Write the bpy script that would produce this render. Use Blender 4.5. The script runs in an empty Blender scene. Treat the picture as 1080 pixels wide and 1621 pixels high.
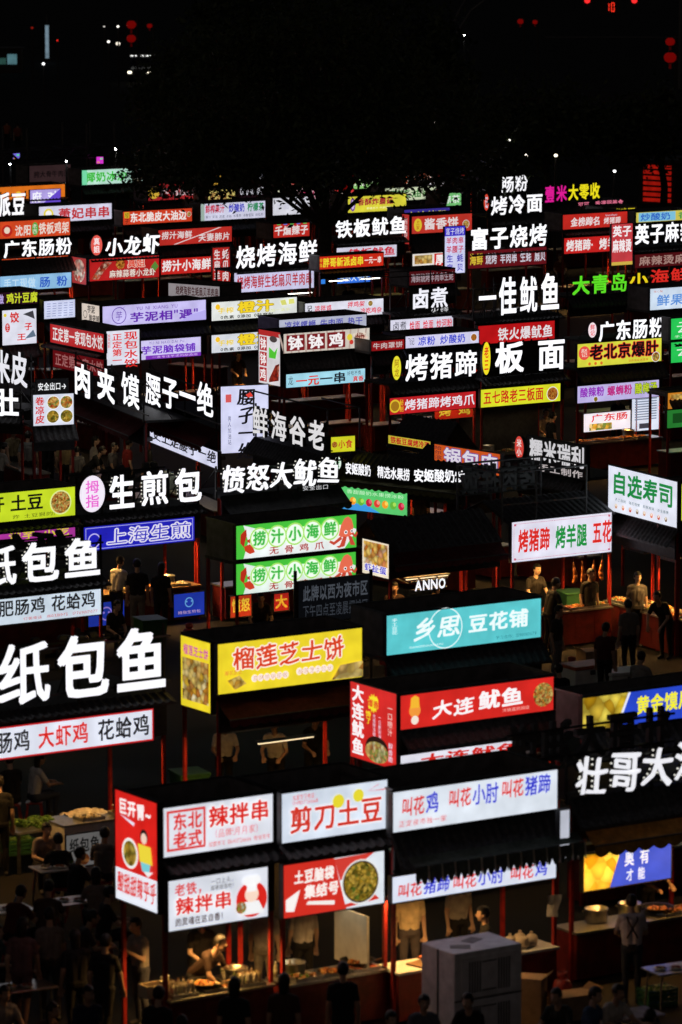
import bpy, bmesh, math, random
import numpy as np
from mathutils import Vector, Matrix

rnd = random.Random(7)
sc = bpy.context.scene
COL = sc.collection
R = math.radians

# ------------------------------------------------------------------ camera
FPX, CAMH, CX, CY = 7100.0, 19.0, 540.0, 810.5
PITCH = math.atan2(1082.0, FPX)
cam_d = bpy.data.cameras.new('camera')
cam = bpy.data.objects.new('camera', cam_d); COL.objects.link(cam)
cam.location = (0, 0, CAMH)
cam.rotation_euler = (math.pi/2 - PITCH, 0, 0)
cam_d.sensor_fit = 'VERTICAL'; cam_d.sensor_height = 36.0
cam_d.lens = 36.0*FPX/1621.0
cam_d.clip_start = 1.0; cam_d.clip_end = 3000
cam_d.dof.use_dof = True
cam_d.dof.focus_distance = 128.0
cam_d.dof.aperture_fstop = 1.9
sc.camera = cam

# ------------------------------------------------------------------ night sky, moonlight, exposure
w = bpy.data.worlds.new('World'); sc.world = w; w.use_nodes = True
nt = w.node_tree
sky = nt.nodes.new('ShaderNodeTexSky'); sky.sky_type = 'NISHITA'; sky.sun_disc = False
sky.sun_elevation = R(35); sky.sun_rotation = R(200)
nt.nodes['Background'].inputs['Strength'].default_value = 0.0045
tint = nt.nodes.new('ShaderNodeMix'); tint.data_type = 'RGBA'; tint.blend_type = 'MULTIPLY'   # warm town glow on the night sky
tint.inputs['Factor'].default_value = 1.0; tint.inputs['B'].default_value = (1.0, 0.72, 0.55, 1)
nt.links.new(sky.outputs['Color'], tint.inputs['A']); nt.links.new(tint.outputs['Result'], nt.nodes['Background'].inputs['Color'])
sd = bpy.data.lights.new('moon', 'SUN'); sd.energy = 0.004; sd.angle = R(0.5); sd.color = (0.8, 0.87, 1)
so = bpy.data.objects.new('moon', sd); COL.objects.link(so)
so.rotation_euler = (R(55), 0, R(-20))
sc.view_settings.view_transform = 'Standard'; sc.view_settings.look = 'None'
sc.view_settings.exposure = 0.0; sc.view_settings.gamma = 1.0
sc.cycles.max_bounces = 4; sc.cycles.diffuse_bounces = 2; sc.cycles.glossy_bounces = 2
sc.cycles.transmission_bounces = 4; sc.cycles.transparent_max_bounces = 6
sc.cycles.sample_clamp_indirect = 2.0
sc.cycles.use_light_tree = True
sc.cycles.caustics_reflective = False; sc.cycles.caustics_refractive = False

# ------------------------------------------------------------------ projection helpers (photo pixel -> place on a real plane)
def ray(px, py):
    a, b = (px-CX)/FPX, (CY-py)/FPX
    c, s = math.cos(PITCH), math.sin(PITCH)
    return np.array([a, c + b*s, -s + b*c])
def at_z(px, py, z):
    d = ray(px, py); t = (z-CAMH)/d[2]
    return np.array([d[0]*t, d[1]*t, z])

# ------------------------------------------------------------------ materials
def lin(c):
    return tuple(((x/255.0)/12.92 if x/255.0 <= 0.04045 else ((x/255.0+0.055)/1.055)**2.4) for x in c)
MATS = {}
def surf(name, rgb, rough=0.6, metal=0.0, var=0.25, scale=6.0, bump=0.0, spec=0.4):
    """painted / natural surface: base colour with noise variation, dirt and optional fine relief"""
    if name in MATS: return MATS[name]
    m = bpy.data.materials.new(name); m.use_nodes = True; MATS[name] = m
    t = m.node_tree; b = t.nodes['Principled BSDF']
    tc = t.nodes.new('ShaderNodeTexCoord')
    n = t.nodes.new('ShaderNodeTexNoise'); n.inputs['Scale'].default_value = scale; n.inputs['Detail'].default_value = 5
    t.links.new(tc.outputs['Object'], n.inputs['Vector'])
    r = t.nodes.new('ShaderNodeValToRGB')
    r.color_ramp.elements[0].position = 0.3; r.color_ramp.elements[1].position = 0.72
    r.color_ramp.elements[0].color = (*[c*(1-var) for c in rgb], 1)
    r.color_ramp.elements[1].color = (*[min(1, c*(1+var)) for c in rgb], 1)
    t.links.new(n.outputs['Fac'], r.inputs['Fac']); t.links.new(r.outputs['Color'], b.inputs['Base Color'])
    b.inputs['Roughness'].default_value = rough; b.inputs['Metallic'].default_value = metal
    b.inputs['Specular IOR Level'].default_value = spec
    if bump:
        bp = t.nodes.new('ShaderNodeBump'); bp.inputs['Strength'].default_value = bump; bp.inputs['Distance'].default_value = 0.02
        t.links.new(n.outputs['Fac'], bp.inputs['Height']); t.links.new(bp.outputs['Normal'], b.inputs['Normal'])
    return m
def glow(rgb, strength=1.0, var=0.0, sample=True, key=None):
    """backlit acrylic / print / LED: emits its own light, slightly uneven like a real light box"""
    k = ('glow', tuple(rgb), strength, var, sample)
    if k in MATS: return MATS[k]
    m = bpy.data.materials.new('backlit_%d' % len(MATS)); m.use_nodes = True; MATS[k] = m
    t = m.node_tree; b = t.nodes['Principled BSDF']; c = lin(rgb)
    b.inputs['Base Color'].default_value = (*[x*0.4 for x in c], 1)
    b.inputs['Roughness'].default_value = 0.35; b.inputs['Specular IOR Level'].default_value = 0.2
    b.inputs['Emission Color'].default_value = (*c, 1)
    b.inputs['Emission Strength'].default_value = strength
    if var:
        tc = t.nodes.new('ShaderNodeTexCoord')
        n = t.nodes.new('ShaderNodeTexNoise'); n.inputs['Scale'].default_value = 2.2; n.inputs['Detail'].default_value = 3
        mr = t.nodes.new('ShaderNodeMapRange')
        mr.inputs['From Min'].default_value = 0.25; mr.inputs['From Max'].default_value = 0.75
        mr.inputs['To Min'].default_value = strength*(1-var); mr.inputs['To Max'].default_value = strength*(1+var*0.6)
        t.links.new(tc.outputs['Object'], n.inputs['Vector']); t.links.new(n.outputs['Fac'], mr.inputs['Value'])
        t.links.new(mr.outputs['Result'], b.inputs['Emission Strength'])
    if not sample: m.cycles.emission_sampling = 'NONE'
    return m
def food_print(cols, scale, strength=0.9):
    """printed photograph of food on a backlit sign"""
    k = ('foodprint', tuple(cols), scale)
    if k in MATS: return MATS[k]
    m = bpy.data.materials.new('food_print_%d' % len(MATS)); m.use_nodes = True; MATS[k] = m
    t = m.node_tree; b = t.nodes['Principled BSDF']
    tc = t.nodes.new('ShaderNodeTexCoord')
    n0 = t.nodes.new('ShaderNodeTexNoise'); n0.inputs['Scale'].default_value = scale*0.6
    mx = t.nodes.new('ShaderNodeMix'); mx.data_type = 'RGBA'; mx.inputs['Factor'].default_value = 0.12
    v = t.nodes.new('ShaderNodeTexVoronoi'); v.inputs['Scale'].default_value = scale
    t.links.new(tc.outputs['Object'], n0.inputs['Vector'])
    t.links.new(tc.outputs['Object'], mx.inputs['A']); t.links.new(n0.outputs['Color'], mx.inputs['B'])
    t.links.new(mx.outputs['Result'], v.inputs['Vector'])
    r = t.nodes.new('ShaderNodeValToRGB'); e = r.color_ramp.elements
    cl = [lin(c) for c in cols]
    e[0].position = 0.0; e[0].color = (*cl[0], 1); e[1].position = 1.0; e[1].color = (*cl[-1], 1)
    for i, c in enumerate(cl[1:-1]):
        x = e.new((i+1)/(len(cl)-1)); x.color = (*c, 1)
    sp = t.nodes.new('ShaderNodeSeparateColor')
    t.links.new(v.outputs['Color'], sp.inputs['Color']); t.links.new(sp.outputs['Red'], r.inputs['Fac'])
    mr = t.nodes.new('ShaderNodeMapRange'); mr.inputs['From Max'].default_value = 0.7
    mr.inputs['To Min'].default_value = strength*1.1; mr.inputs['To Max'].default_value = strength*0.35
    t.links.new(v.outputs['Distance'], mr.inputs['Value'])
    t.links.new(r.outputs['Color'], b.inputs['Emission Color']); t.links.new(r.outputs['Color'], b.inputs['Base Color'])
    t.links.new(mr.outputs['Result'], b.inputs['Emission Strength'])
    m.cycles.emission_sampling = 'NONE'
    return m

DARK = surf('dark_painted_steel', (0.05, 0.048, 0.05), 0.5, 0.2, 0.35, 9)
FRAME = surf('grey_steel', (0.16, 0.16, 0.165), 0.42, 0.6, 0.3, 12)
BOXG = surf('sign_box_sheet', (0.2, 0.19, 0.19), 0.55, 0.0, 0.35, 4, 0.05)
REDP = surf('red_painted_steel', (0.32, 0.022, 0.018), 0.42, 0.0, 0.35, 8, 0.03)
REDC = surf('red_counter_sheet', (0.13, 0.012, 0.011), 0.5, 0.0, 0.4, 5, 0.03)
TILE = surf('black_roof_tile', (0.075, 0.075, 0.08), 0.55, 0.0, 0.5, 14, 0.25)
STEEL = surf('stainless_steel', (0.5, 0.5, 0.49), 0.32, 0.85, 0.2, 15)
WOOD = surf('worn_wood', (0.28, 0.16, 0.08), 0.6, 0.0, 0.35, 18, 0.1)
CARD = surf('cardboard', (0.34, 0.22, 0.12), 0.8, 0.0, 0.2, 8)
WHITE = surf('white_plastic', (0.72, 0.72, 0.7), 0.45, 0.0, 0.1, 6)
GREYW = surf('grey_white_enamel', (0.84, 0.83, 0.84), 0.45, 0.0, 0.18, 5, 0.05)
OLIVE = surf('olive_canvas', (0.16, 0.15, 0.07), 0.85, 0.0, 0.3, 10, 0.2)
MAROON = surf('maroon_canvas', (0.16, 0.03, 0.032), 0.85, 0.0, 0.3, 10, 0.2)
OCHRE = surf('ochre_canvas', (0.55, 0.3, 0.06), 0.85, 0.0, 0.3, 8, 0.2)
STRIPE_D = surf('dark_green_canvas', (0.09, 0.11, 0.09), 0.85, 0.0, 0.3, 10, 0.2)
STRIPE_L = surf('cream_canvas', (0.6, 0.55, 0.44), 0.85, 0.0, 0.2, 10, 0.2)
BARK = surf('bark', (0.055, 0.042, 0.032), 0.9, 0.0, 0.4, 12, 0.6)
GLASSY = surf('dark_glass', (0.02, 0.022, 0.025), 0.08, 0.0, 0.1, 3, 0.0, 0.8)
TUBE_W = glow((255, 248, 232), 6.0)
TUBE_Y = glow((255, 186, 98), 130.0)
TUBE_H = glow((255, 190, 104), 400.0)
TUBE_D = glow((255, 206, 140), 45.0)
TUBE_V = glow((255, 226, 176), 1.5)
TUBE_N = glow((255, 226, 175), 22.0)

# ------------------------------------------------------------------ mesh helpers
def add_box(bm, x0, x1, y0, y1, z0, z1, mi=0):
    v = [bm.verts.new((x, y, z)) for z in (z0, z1) for y in (y0, y1) for x in (x0, x1)]
    for f in ((0,2,3,1), (4,5,7,6), (0,1,5,4), (2,6,7,3), (0,4,6,2), (1,3,7,5)):
        bm.faces.new([v[i] for i in f]).material_index = mi
def add_bar(bm, p, q, r, seg=6, r2=None, mi=0):
    p, q = Vector(p), Vector(q); d = q-p
    if d.length < 1e-6: return
    z = d.normalized(); x = z.orthogonal().normalized(); y = z.cross(x); r2 = r if r2 is None else r2
    a = [bm.verts.new(p + (x*math.cos(i*2*math.pi/seg) + y*math.sin(i*2*math.pi/seg))*r) for i in range(seg)]
    b = [bm.verts.new(q + (x*math.cos(i*2*math.pi/seg) + y*math.sin(i*2*math.pi/seg))*r2) for i in range(seg)]
    for i in range(seg):
        j = (i+1) % seg
        bm.faces.new((a[i], a[j], b[j], b[i])).material_index = mi
    bm.faces.new(a[::-1]).material_index = mi; bm.faces.new(b).material_index = mi
def link(name, me, parent=None, loc=(0, 0, 0), rz=0.0):
    o = bpy.data.objects.new(name, me); COL.objects.link(o)
    if parent is not None: o.parent = parent
    o.location = loc; o.rotation_euler = (0, 0, rz)
    return o
def obj(name, bm, mats, parent=None, loc=(0, 0, 0), rz=0.0, smooth=False):
    me = bpy.data.meshes.new(name); bm.to_mesh(me); bm.free()
    for m in (mats if isinstance(mats, (list, tuple)) else [mats]): me.materials.append(m)
    if smooth:
        for p in me.polygons: p.use_smooth = True
    return link(name, me, parent, loc, rz)
def box(name, dims, mat, parent=None, loc=(0, 0, 0), rz=0.0, bevel=0.0):
    bm = bmesh.new(); add_box(bm, *dims)
    if bevel: bmesh.ops.bevel(bm, geom=bm.edges[:], offset=bevel, segments=1, affect='EDGES')
    return obj(name, bm, mat, parent, loc, rz)
def bar(name, p, q, r, mat, parent=None, seg=6, r2=None):
    bm = bmesh.new(); add_bar(bm, p, q, r, seg, r2); return obj(name, bm, mat, parent)
def empty(name, loc, rz=0.0):
    o = bpy.data.objects.new(name, None); COL.objects.link(o); o.location = loc; o.rotation_euler = (0, 0, rz)
    o.empty_display_size = 0.2
    return o
def tag(o, label, cat, group=None):
    o['label'] = label; o['category'] = cat
    if group: o['group'] = group
    return o
def structure(o): o['kind'] = 'structure'; return o

# ------------------------------------------------------------------ glyphs (built-in font outlines turned into faces)
class Glyphs(dict):
    """flat triangles of one character, read from the built-in font: (verts Nx2, faces, outline edges, width)"""
    def __missing__(s, ch):
        c = bpy.data.curves.new('glyph', 'FONT'); c.body = ch; c.size = 1; c.resolution_u = 2
        o = bpy.data.objects.new('glyph', c); m = o.to_mesh()
        V = np.array([v.co[:2] for v in m.vertices]).reshape(-1, 2)
        F = [tuple(p.vertices) for p in m.polygons]
        if len(F):
            nz = sum(p.normal.z for p in m.polygons)
            if nz < 0: F = [f[::-1] for f in F]
        ed = {(f[i], f[(i+1) % len(f)]) for f in F for i in range(len(f))}
        E_ = [e for e in ed if (e[1], e[0]) not in ed]
        if len(V) == 0: V = np.zeros((0, 2)); wd = 0.5
        elif ord(ch) < 128:
            x0, x1 = V[:, 0].min(), V[:, 0].max(); V[:, 0] += 0.06-x0; wd = x1-x0+0.12
            V[:, 1] = V[:, 1]*1.18 - 0.02
        else: wd = 1.0
        o.to_mesh_clear(); bpy.data.objects.remove(o); bpy.data.curves.remove(c)
        s[ch] = (V, F, E_, wd)
        return s[ch]
GL = Glyphs()
STY = {  # offsets of the overlaid strokes, in em: plain, bold, heavy, brush
    'n': [(0, 0)],
    'b': [(-.018, -.018), (.018, -.018), (-.018, .018), (.018, .018)],
    'h': [(-.028, -.025), (.028, -.025), (-.028, .025), (.028, .025)],
    'k': [(-.036, -.014), (.036, .006), (-.012, .016), (.014, -.016)],
    'o': [(.075*math.cos(i*math.pi/4), .075*math.sin(i*math.pi/4)) for i in range(8)],
    'O': [(.11*math.cos(i*math.pi/5), .11*math.sin(i*math.pi/5)) for i in range(10)],
}
def text_mesh(name, s, w, h, style='b', vert=False, gap=0.04, brush=0.0, seed=0, fit=None):
    """flat lettering filling a w x h field; x to the right, z up, facing -y"""
    rr = random.Random(sum(map(ord, s)) + seed) if brush else None
    VV, FF = [], []; base = 0
    if vert: n = len(s); cells = [(0.0, h - (i+1)*h/n, w, h/n) for i in range(n)]
    else:
        ws = [GL[c][3] for c in s]; tot = sum(ws); x = 0; cells = []
        for c in ws: cells.append((x*w/tot, 0, c*w/tot, h)); x += c
    for k, (ch, (cx, cz, cw, chh)) in enumerate(zip(s, cells)):
        V, F, E_, wd = GL[ch]
        if len(V) == 0: continue
        U = V.copy(); U[:, 0] = U[:, 0]/wd; U[:, 1] = U[:, 1]+0.12
        if brush:
            a = rr.uniform(-.07, .07)*brush; sh = rr.uniform(.0, .12)*brush; sx = 1+rr.uniform(-.08, .06)*brush
            X = (U[:, 0]-.5)*sx; Z = U[:, 1]-.5
            Z = Z + 0.03*brush*np.sin(X*5+rr.uniform(0, 6)) + .06*brush*X
            X = X + 0.025*brush*np.sin(Z*6+rr.uniform(0, 6)) + sh*Z
            U = np.stack([X*math.cos(a)-Z*math.sin(a)+.5, X*math.sin(a)+Z*math.cos(a)+.5], 1)
        g = gap/2
        for j, (dx, dy) in enumerate(STY[style]):
            P = np.zeros((len(U), 3))
            P[:, 0] = cx + cw*(g + (1-gap)*(U[:, 0]+dx)); P[:, 2] = cz + chh*(g + (1-gap)*(U[:, 1]+dy)); P[:, 1] = -j*0.00015
            VV.append(P); FF += [tuple(i+base for i in f) for f in F]; base += len(U)
    me = bpy.data.meshes.new(name)
    if VV: me.from_pydata(np.concatenate(VV).tolist(), [], FF)
    return me
def letter_mesh(ch, w, h, depth, style):
    """raised channel letter: lit face (material 0), dark returns and back (material 1)"""
    V, F, E_, wd = GL[ch]; U = V.copy(); U[:, 0] /= wd; U[:, 1] += 0.12
    if style == 'k': U[:, 0] += .16*(U[:, 1]-.5) + .03*np.sin(U[:, 1]*6); U[:, 1] += .05*np.sin(U[:, 0]*5+1)
    verts, faces, mi = [], [], []
    for j, (dx, dy) in enumerate(STY[style]):
        b = len(verts); n = len(U)
        for y in (-depth - j*0.0004, -j*0.0004):
            for a in U: verts.append(((a[0]+dx)*w, y, (a[1]+dy)*h))
        for f in F: faces.append(tuple(i+b for i in f)); mi.append(0)
        for f in F: faces.append(tuple(i+b+n for i in f[::-1])); mi.append(1)
        for (p, q) in E_: faces.append((q+b, p+b, p+b+n, q+b+n)); mi.append(1)
    me = bpy.data.meshes.new('raised_letter'); me.from_pydata(verts, [], faces)
    me.polygons.foreach_set('material_index', mi); me.update()
    return me

# ------------------------------------------------------------------ ground
def ground():
    m = bpy.data.materials.new('asphalt'); m.use_nodes = True
    t = m.node_tree; b = t.nodes['Principled BSDF']
    tc = t.nodes.new('ShaderNodeTexCoord')
    n1 = t.nodes.new('ShaderNodeTexNoise'); n1.inputs['Scale'].default_value = 0.35; n1.inputs['Detail'].default_value = 8
    n2 = t.nodes.new('ShaderNodeTexNoise'); n2.inputs['Scale'].default_value = 60; n2.inputs['Detail'].default_value = 2
    t.links.new(tc.outputs['Object'], n1.inputs['Vector']); t.links.new(tc.outputs['Object'], n2.inputs['Vector'])
    r = t.nodes.new('ShaderNodeValToRGB'); r.color_ramp.elements[0].color = (.008, .008, .008, 1); r.color_ramp.elements[1].color = (.03, .028, .026, 1)
    t.links.new(n1.outputs['Fac'], r.inputs['Fac']); t.links.new(r.outputs['Color'], b.inputs['Base Color'])
    mr = t.nodes.new('ShaderNodeMapRange'); mr.inputs['To Min'].default_value = 0.62; mr.inputs['To Max'].default_value = 0.95; b.inputs['Specular IOR Level'].default_value = 0.15
    t.links.new(n1.outputs['Fac'], mr.inputs['Value']); t.links.new(mr.outputs['Result'], b.inputs['Roughness'])
    bp = t.nodes.new('ShaderNodeBump'); bp.inputs['Strength'].default_value = 0.3; bp.inputs['Distance'].default_value = 0.01
    t.links.new(n2.outputs['Fac'], bp.inputs['Height']); t.links.new(bp.outputs['Normal'], b.inputs['Normal'])
    bm = bmesh.new()
    vs = [bm.verts.new(p) for p in ((-900, -100, 0), (900, -100, 0), (900, 2200, 0), (-900, 2200, 0))]
    bm.faces.new(vs); structure(obj('ground', bm, m))
ground()

# ------------------------------------------------------------------ stalls
FA = 33.5
class Panel:
    """one light-box sign board: thin box with a lit face, x right, z up, facing local -y"""
    def __init__(s, stall, parent, loc, rz, W, H, bg, strength, name='sign_board', thick=0.1, frame=DARK, lit=True):
        s.W, s.H, s.k = W, H, 0
        bm = bmesh.new(); add_box(bm, 0, W, 0, thick, 0, H, 1)
        bm.faces.ensure_lookup_table()
        for f in bm.faces:
            if f.normal.y < -0.5 or all(abs(v.co.y) < 1e-6 for v in f.verts): f.material_index = 0
        face = glow(bg, strength, 0.2) if lit else surf('unlit_%d_%d_%d' % bg, lin(bg), 0.6)
        s.o = obj(name, bm, [face, frame], parent, loc, rz)
        e = 0.018
        bm = bmesh.new()
        add_box(bm, -e, W+e, -0.012, thick+0.003, -e, -0.001); add_box(bm, -e, W+e, -0.012, thick+0.003, H+0.001, H+e)
        add_box(bm, -e, -0.001, -0.0121, thick+0.0031, -0.0005, H+0.0005); add_box(bm, W+0.001, W+e, -0.0121, thick+0.0031, -0.0005, H+0.0005)
        obj('frame', bm, frame, s.o)
        s.st = strength
    def y(s): s.k += 1; return -0.0015*s.k - 0.001
    def t(s, txt, u0, v0, u1, v1, c, style='b', out=None, vert=False, brush=0.0, st=None, gap=0.04, os='o'):
        w_, h_ = (u1-u0)*s.W, (v1-v0)*s.H
        st = s.st if st is None else st
        if out is not None:
            me = text_mesh('lettering_edge', txt, w_, h_, os, vert, gap, brush); me.materials.append(glow(out, st, 0, False))
            link('lettering_edge', me, s.o, (u0*s.W, s.y(), v0*s.H)); s.k += 1
        me = text_mesh('lettering', txt, w_, h_, style, vert, gap, brush); me.materials.append(glow(c, st, 0, False))
        link('lettering', me, s.o, (u0*s.W, s.y(), v0*s.H)); s.k += 1
        return s
    def poly(s, pts, c, name='printed_shape', mat=None):
        y = s.y(); bm = bmesh.new()
        f = bm.faces.new([bm.verts.new((u*s.W, 0, v*s.H)) for u, v in pts])
        bmesh.ops.triangulate(bm, faces=[f]); bmesh.ops.recalc_face_normals(bm, faces=bm.faces[:])
        obj(name, bm, mat or glow(c, s.st, 0, False), s.o, (0, y, 0)); return s
    def rect(s, u0, v0, u1, v1, c, name='printed_shape', mat=None):
        return s.poly([(u0, v0), (u1, v0), (u1, v1), (u0, v1)], c, name, mat)
    def disc(s, u, v, r, c=None, mat=None, ry=None, n=24, name='printed_shape', spike=0):
        ry = r if ry is None else ry
        pts = []
        for i in range(n):
            a = 2*math.pi*i/n; k = 1 - (spike if i % 2 else 0)
            pts.append((u + r*s.H/s.W*math.cos(a)*k, v + ry*math.sin(a)*k))
        return s.poly(pts, c, name, mat)
    def ring(s, u, v, r, wd, c, n=28):
        y = s.y(); bm = bmesh.new()
        a = [bm.verts.new(((u*s.W + r*s.H*math.cos(2*math.pi*i/n)), 0, v*s.H + r*s.H*math.sin(2*math.pi*i/n))) for i in range(n)]
        b = [bm.verts.new(((u*s.W + (r-wd)*s.H*math.cos(2*math.pi*i/n)), 0, v*s.H + (r-wd)*s.H*math.sin(2*math.pi*i/n))) for i in range(n)]
        for i in range(n): bm.faces.new((a[i], a[(i+1) % n], b[(i+1) % n], b[i]))
        obj('printed_shape', bm, glow(c, s.st, 0, False), s.o, (0, y, 0)); return s
    def frm(s, u0, v0, u1, v1, wd, c):
        a = wd*s.H/s.W
        for q in ((u0, v0, u1, v0+wd), (u0, v1-wd, u1, v1), (u0, v0+wd, u0+a, v1-wd), (u1-a, v0+wd, u1, v1-wd)): s.rect(*q, c)
        return s

STALLS = []
class Stall:
    def __init__(s, label, short, x, y, xr, ang=FA, zb=3.15, depth=1.25, cat='food stall'):
        s.label, s.short, s.zb, s.D = label, short, zb, depth
        s.a = R(ang); s.e = np.array([math.cos(s.a), math.sin(s.a)]); s.n = np.array([-math.sin(s.a), math.cos(s.a)])
        s.O = at_z(x, y, zb)[:2]
        s.W = s.front(xr, y, 0)[0]
        s.root = tag(empty('food_stall', (s.O[0], s.O[1], 0), s.a), label, cat)
        s.root['group'] = 'market food stalls'
        s.lo = None; s.top = zb; s.hasside = s.hasend = False; s.box = True
        STALLS.append(s)
    def front(s, px, py, yo):
        d = ray(px, py); C0 = np.array([0.0, 0.0])
        t = (yo - (C0-s.O) @ s.n)/(d[:2] @ s.n)
        P = d*t; P[2] += CAMH
        return (P[:2]-s.O) @ s.e, P[2]
    def side_hit(s, px, py, xo):
        d = ray(px, py)
        t = (xo - (-s.O) @ s.e)/(d[:2] @ s.e)
        P = d*t
        return (P[:2]-s.O) @ s.n, P[2]+CAMH
    def panel(s, x0, t0, b0, x1, t1, b1, bg, yo=-0.13, st=1.04, lower=False, name='sign_board', **kw):
        if lower: yo -= 0.1
        lx0, zb0 = s.front(x0, b0, yo); _, zt0 = s.front(x0, t0, yo)
        lx1, zb1 = s.front(x1, b1, yo); _, zt1 = s.front(x1, t1, yo)
        zb_, zt_ = (zb0+zb1)/2, (zt0+zt1)/2
        p = Panel(s, s.root, (lx0, yo, zb_), 0, lx1-lx0, zt_-zb_, bg, st, name, **kw)
        if lower: s.lo = (zb_, zt_, lx0, lx1)
        else: s.top = max(s.top, zt_)
        p.zt = zt_; p.zb = zb_; p.x0 = lx0
        return p
    def lower(s, *a, **k): return s.panel(*a, lower=True, **k)
    def side(s, x0, t0, b0, x1, t1, b1, bg, st=1.04, **kw):
        """left end board (faces local -x)"""
        y0, zb0 = s.side_hit(x0, b0, -0.13); _, zt0 = s.side_hit(x0, t0, -0.13)
        y1, zb1 = s.side_hit(x1, b1, -0.13); _, zt1 = s.side_hit(x1, t1, -0.13)
        s.hasside = True; s.D = max(s.D, min(2.6, y0))
        return Panel(s, s.root, (-0.13, y0, (zb0+zb1)/2), -math.pi/2, y0-y1, (zt0+zt1-zb0-zb1)/2, bg, st, **kw)
    def end(s, x0, t0, b0, x1, t1, b1, bg, st=1.04, **kw):
        """right end board (faces local +x)"""
        X = s.W+0.13
        y0, zb0 = s.side_hit(x0, b0, X); _, zt0 = s.side_hit(x0, t0, X)
        y1, zb1 = s.side_hit(x1, b1, X); _, zt1 = s.side_hit(x1, t1, X)
        s.hasend = True; s.D = max(s.D, min(2.6, y1))
        return Panel(s, s.root, (X, y0, (zb0+zb1)/2), math.pi/2, y1-y0, (zt0+zt1-zb0-zb1)/2, bg, st, **kw)
    def letters(s, txt, x0, t0, b0, x1, t1, b1, c=(250, 250, 255), st=1.25, style='h', depth=0.1, yo=-0.1, gap=0.06, dots=False):
        """raised channel letters standing on rails above the roof"""
        lx0, zb0 = s.front(x0, b0, yo); _, zt0 = s.front(x0, t0, yo)
        lx1, zb1 = s.front(x1, b1, yo); _, zt1 = s.front(x1, t1, yo)
        n = len(txt); cw = (lx1-lx0)/n
        zlo = 1e9; zhi = 0
        for i, ch in enumerate(txt):
            if ch == ' ': continue
            f = (i+.5)/n; zb_ = zb0+(zb1-zb0)*f; zt_ = zt0+(zt1-zt0)*f
            me = letter_mesh(ch, cw*(1-gap), zt_-zb_, depth, 'b' if style == 'h' and len(GL[ch][2]) > 62 else style)
            cc = c[i] if isinstance(c, list) else c
            me.materials.append(glow(cc, st)); me.materials.append(DARK)
            lo = link('raised_letter', me, s.root, (lx0+cw*(i+gap/2), yo, zb_))
            zlo = min(zlo, zb_); zhi = max(zhi, zt_)
            if dots: s.dots(lo, ch, cw*(1-gap), zt_-zb_, depth)
        s.top = max(s.top, zhi)
        for k, z in enumerate((zlo+0.12*(zhi-zlo), zlo+0.8*(zhi-zlo))):
            bm = bmesh.new(); add_box(bm, lx0-0.08, lx1+0.08, yo+0.012, yo+0.05, z-0.018, z+0.018); obj('rail', bm, FRAME, s.root)
        for X in (lx0-0.06, min(lx1+0.06, max(s.W-.05, lx0+.2)), (lx0+lx1)/2):
            bm = bmesh.new(); add_box(bm, X-0.02, X+0.02, yo+0.052, yo+0.09, s.zb-0.1, zhi-0.02); obj('sign_post', bm, DARK, s.root)
            bar('brace', (X, yo+0.1, zhi-0.1), (X, yo+0.9, s.zb-0.05), 0.014, DARK, s.root)
        return (lx0, lx1, zlo, zhi)
    def dots(s, lo, ch, w_, h_, depth):
        V, F, E_, wd = GL[ch]; U = V.copy(); U[:, 0] /= wd; U[:, 1] += .12
        bm = bmesh.new(); d = 0.013
        for p, q in E_:
            a, b = U[p]*[w_, h_], U[q]*[w_, h_]; L = np.linalg.norm(b-a)
            nrm = np.array([(b-a)[1], -(b-a)[0]])/max(L, 1e-6)
            if nrm[0] > -0.5: continue
            for k in range(int(L/0.09)):
                c = a+(b-a)*(k+.5)*0.09/L + nrm*0.05
                add_box(bm, c[0]-d, c[0]+d, -depth*0.75, -depth*0.75+d*2, c[1]-d, c[1]+d)
        if len(bm.verts): obj('bulb_edge', bm, glow((255, 252, 240), .8, 0, False), lo)['kind'] = 'stuff'
        else: bm.free()
    def badge(s, px, py, rx, ry, bg, txt, tc, st=1.0, style='b'):
        """oval lit badge with vertical characters"""
        yo = -0.1
        X, Z = s.front(px, py, yo); X1, _ = s.front(px+rx, py, yo); _, Z1 = s.front(px, py-ry, yo)
        a, b = abs(X1-X), abs(Z1-Z); n = 28
        bm = bmesh.new()
        f = [bm.verts.new((a*math.cos(2*math.pi*i/n), -0.1, b*math.sin(2*math.pi*i/n))) for i in range(n)]
        k = [bm.verts.new((a*math.cos(2*math.pi*i/n), 0, b*math.sin(2*math.pi*i/n))) for i in range(n)]
        bm.faces.new(f)
        for i in range(n): bm.faces.new((f[i], k[i], k[(i+1) % n], f[(i+1) % n])).material_index = 1
        bm.faces.new(k[::-1]).material_index = 1
        o = obj('badge', bm, [glow(bg, st), DARK], s.root, (X, yo, Z))
        wv = a*1.15; hv = b*1.55
        me = text_mesh('lettering', txt, wv, hv, style, True); me.materials.append(glow(tc, st, 0, False))
        link('lettering', me, o, (-wv/2, -0.105, -hv/2))
    # ---------------- body of the stall
    def finish(s, awning='tile', counter=True, lamp=None, box=None, roof='flat', post=REDP, food=None, back=False, canvas=OLIVE, ctop=STEEL, shelf=True, cm=REDC, lampz=None, eave=None, deck=None, lampy=.3, over=.5):
        W, D, zb, r = s.W, s.D, (deck or s.zb), s.root
        if box is None: box = s.box
        ze = (s.lo[1]+0.085) if s.lo else zb-0.42
        if eave: ze = eave
        ze = min(ze, zb-0.12)
        zlow = s.lo[0] if s.lo else (s.zb if deck else zb-0.75)
        for X in (0.03, W-0.03):
            for Y in (0.02, D-0.02):
                bm = bmesh.new(); add_box(bm, X-0.03, X+0.03, Y-0.03, Y+0.03, 0, zb-0.1); obj('post', bm, post, r)
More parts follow.
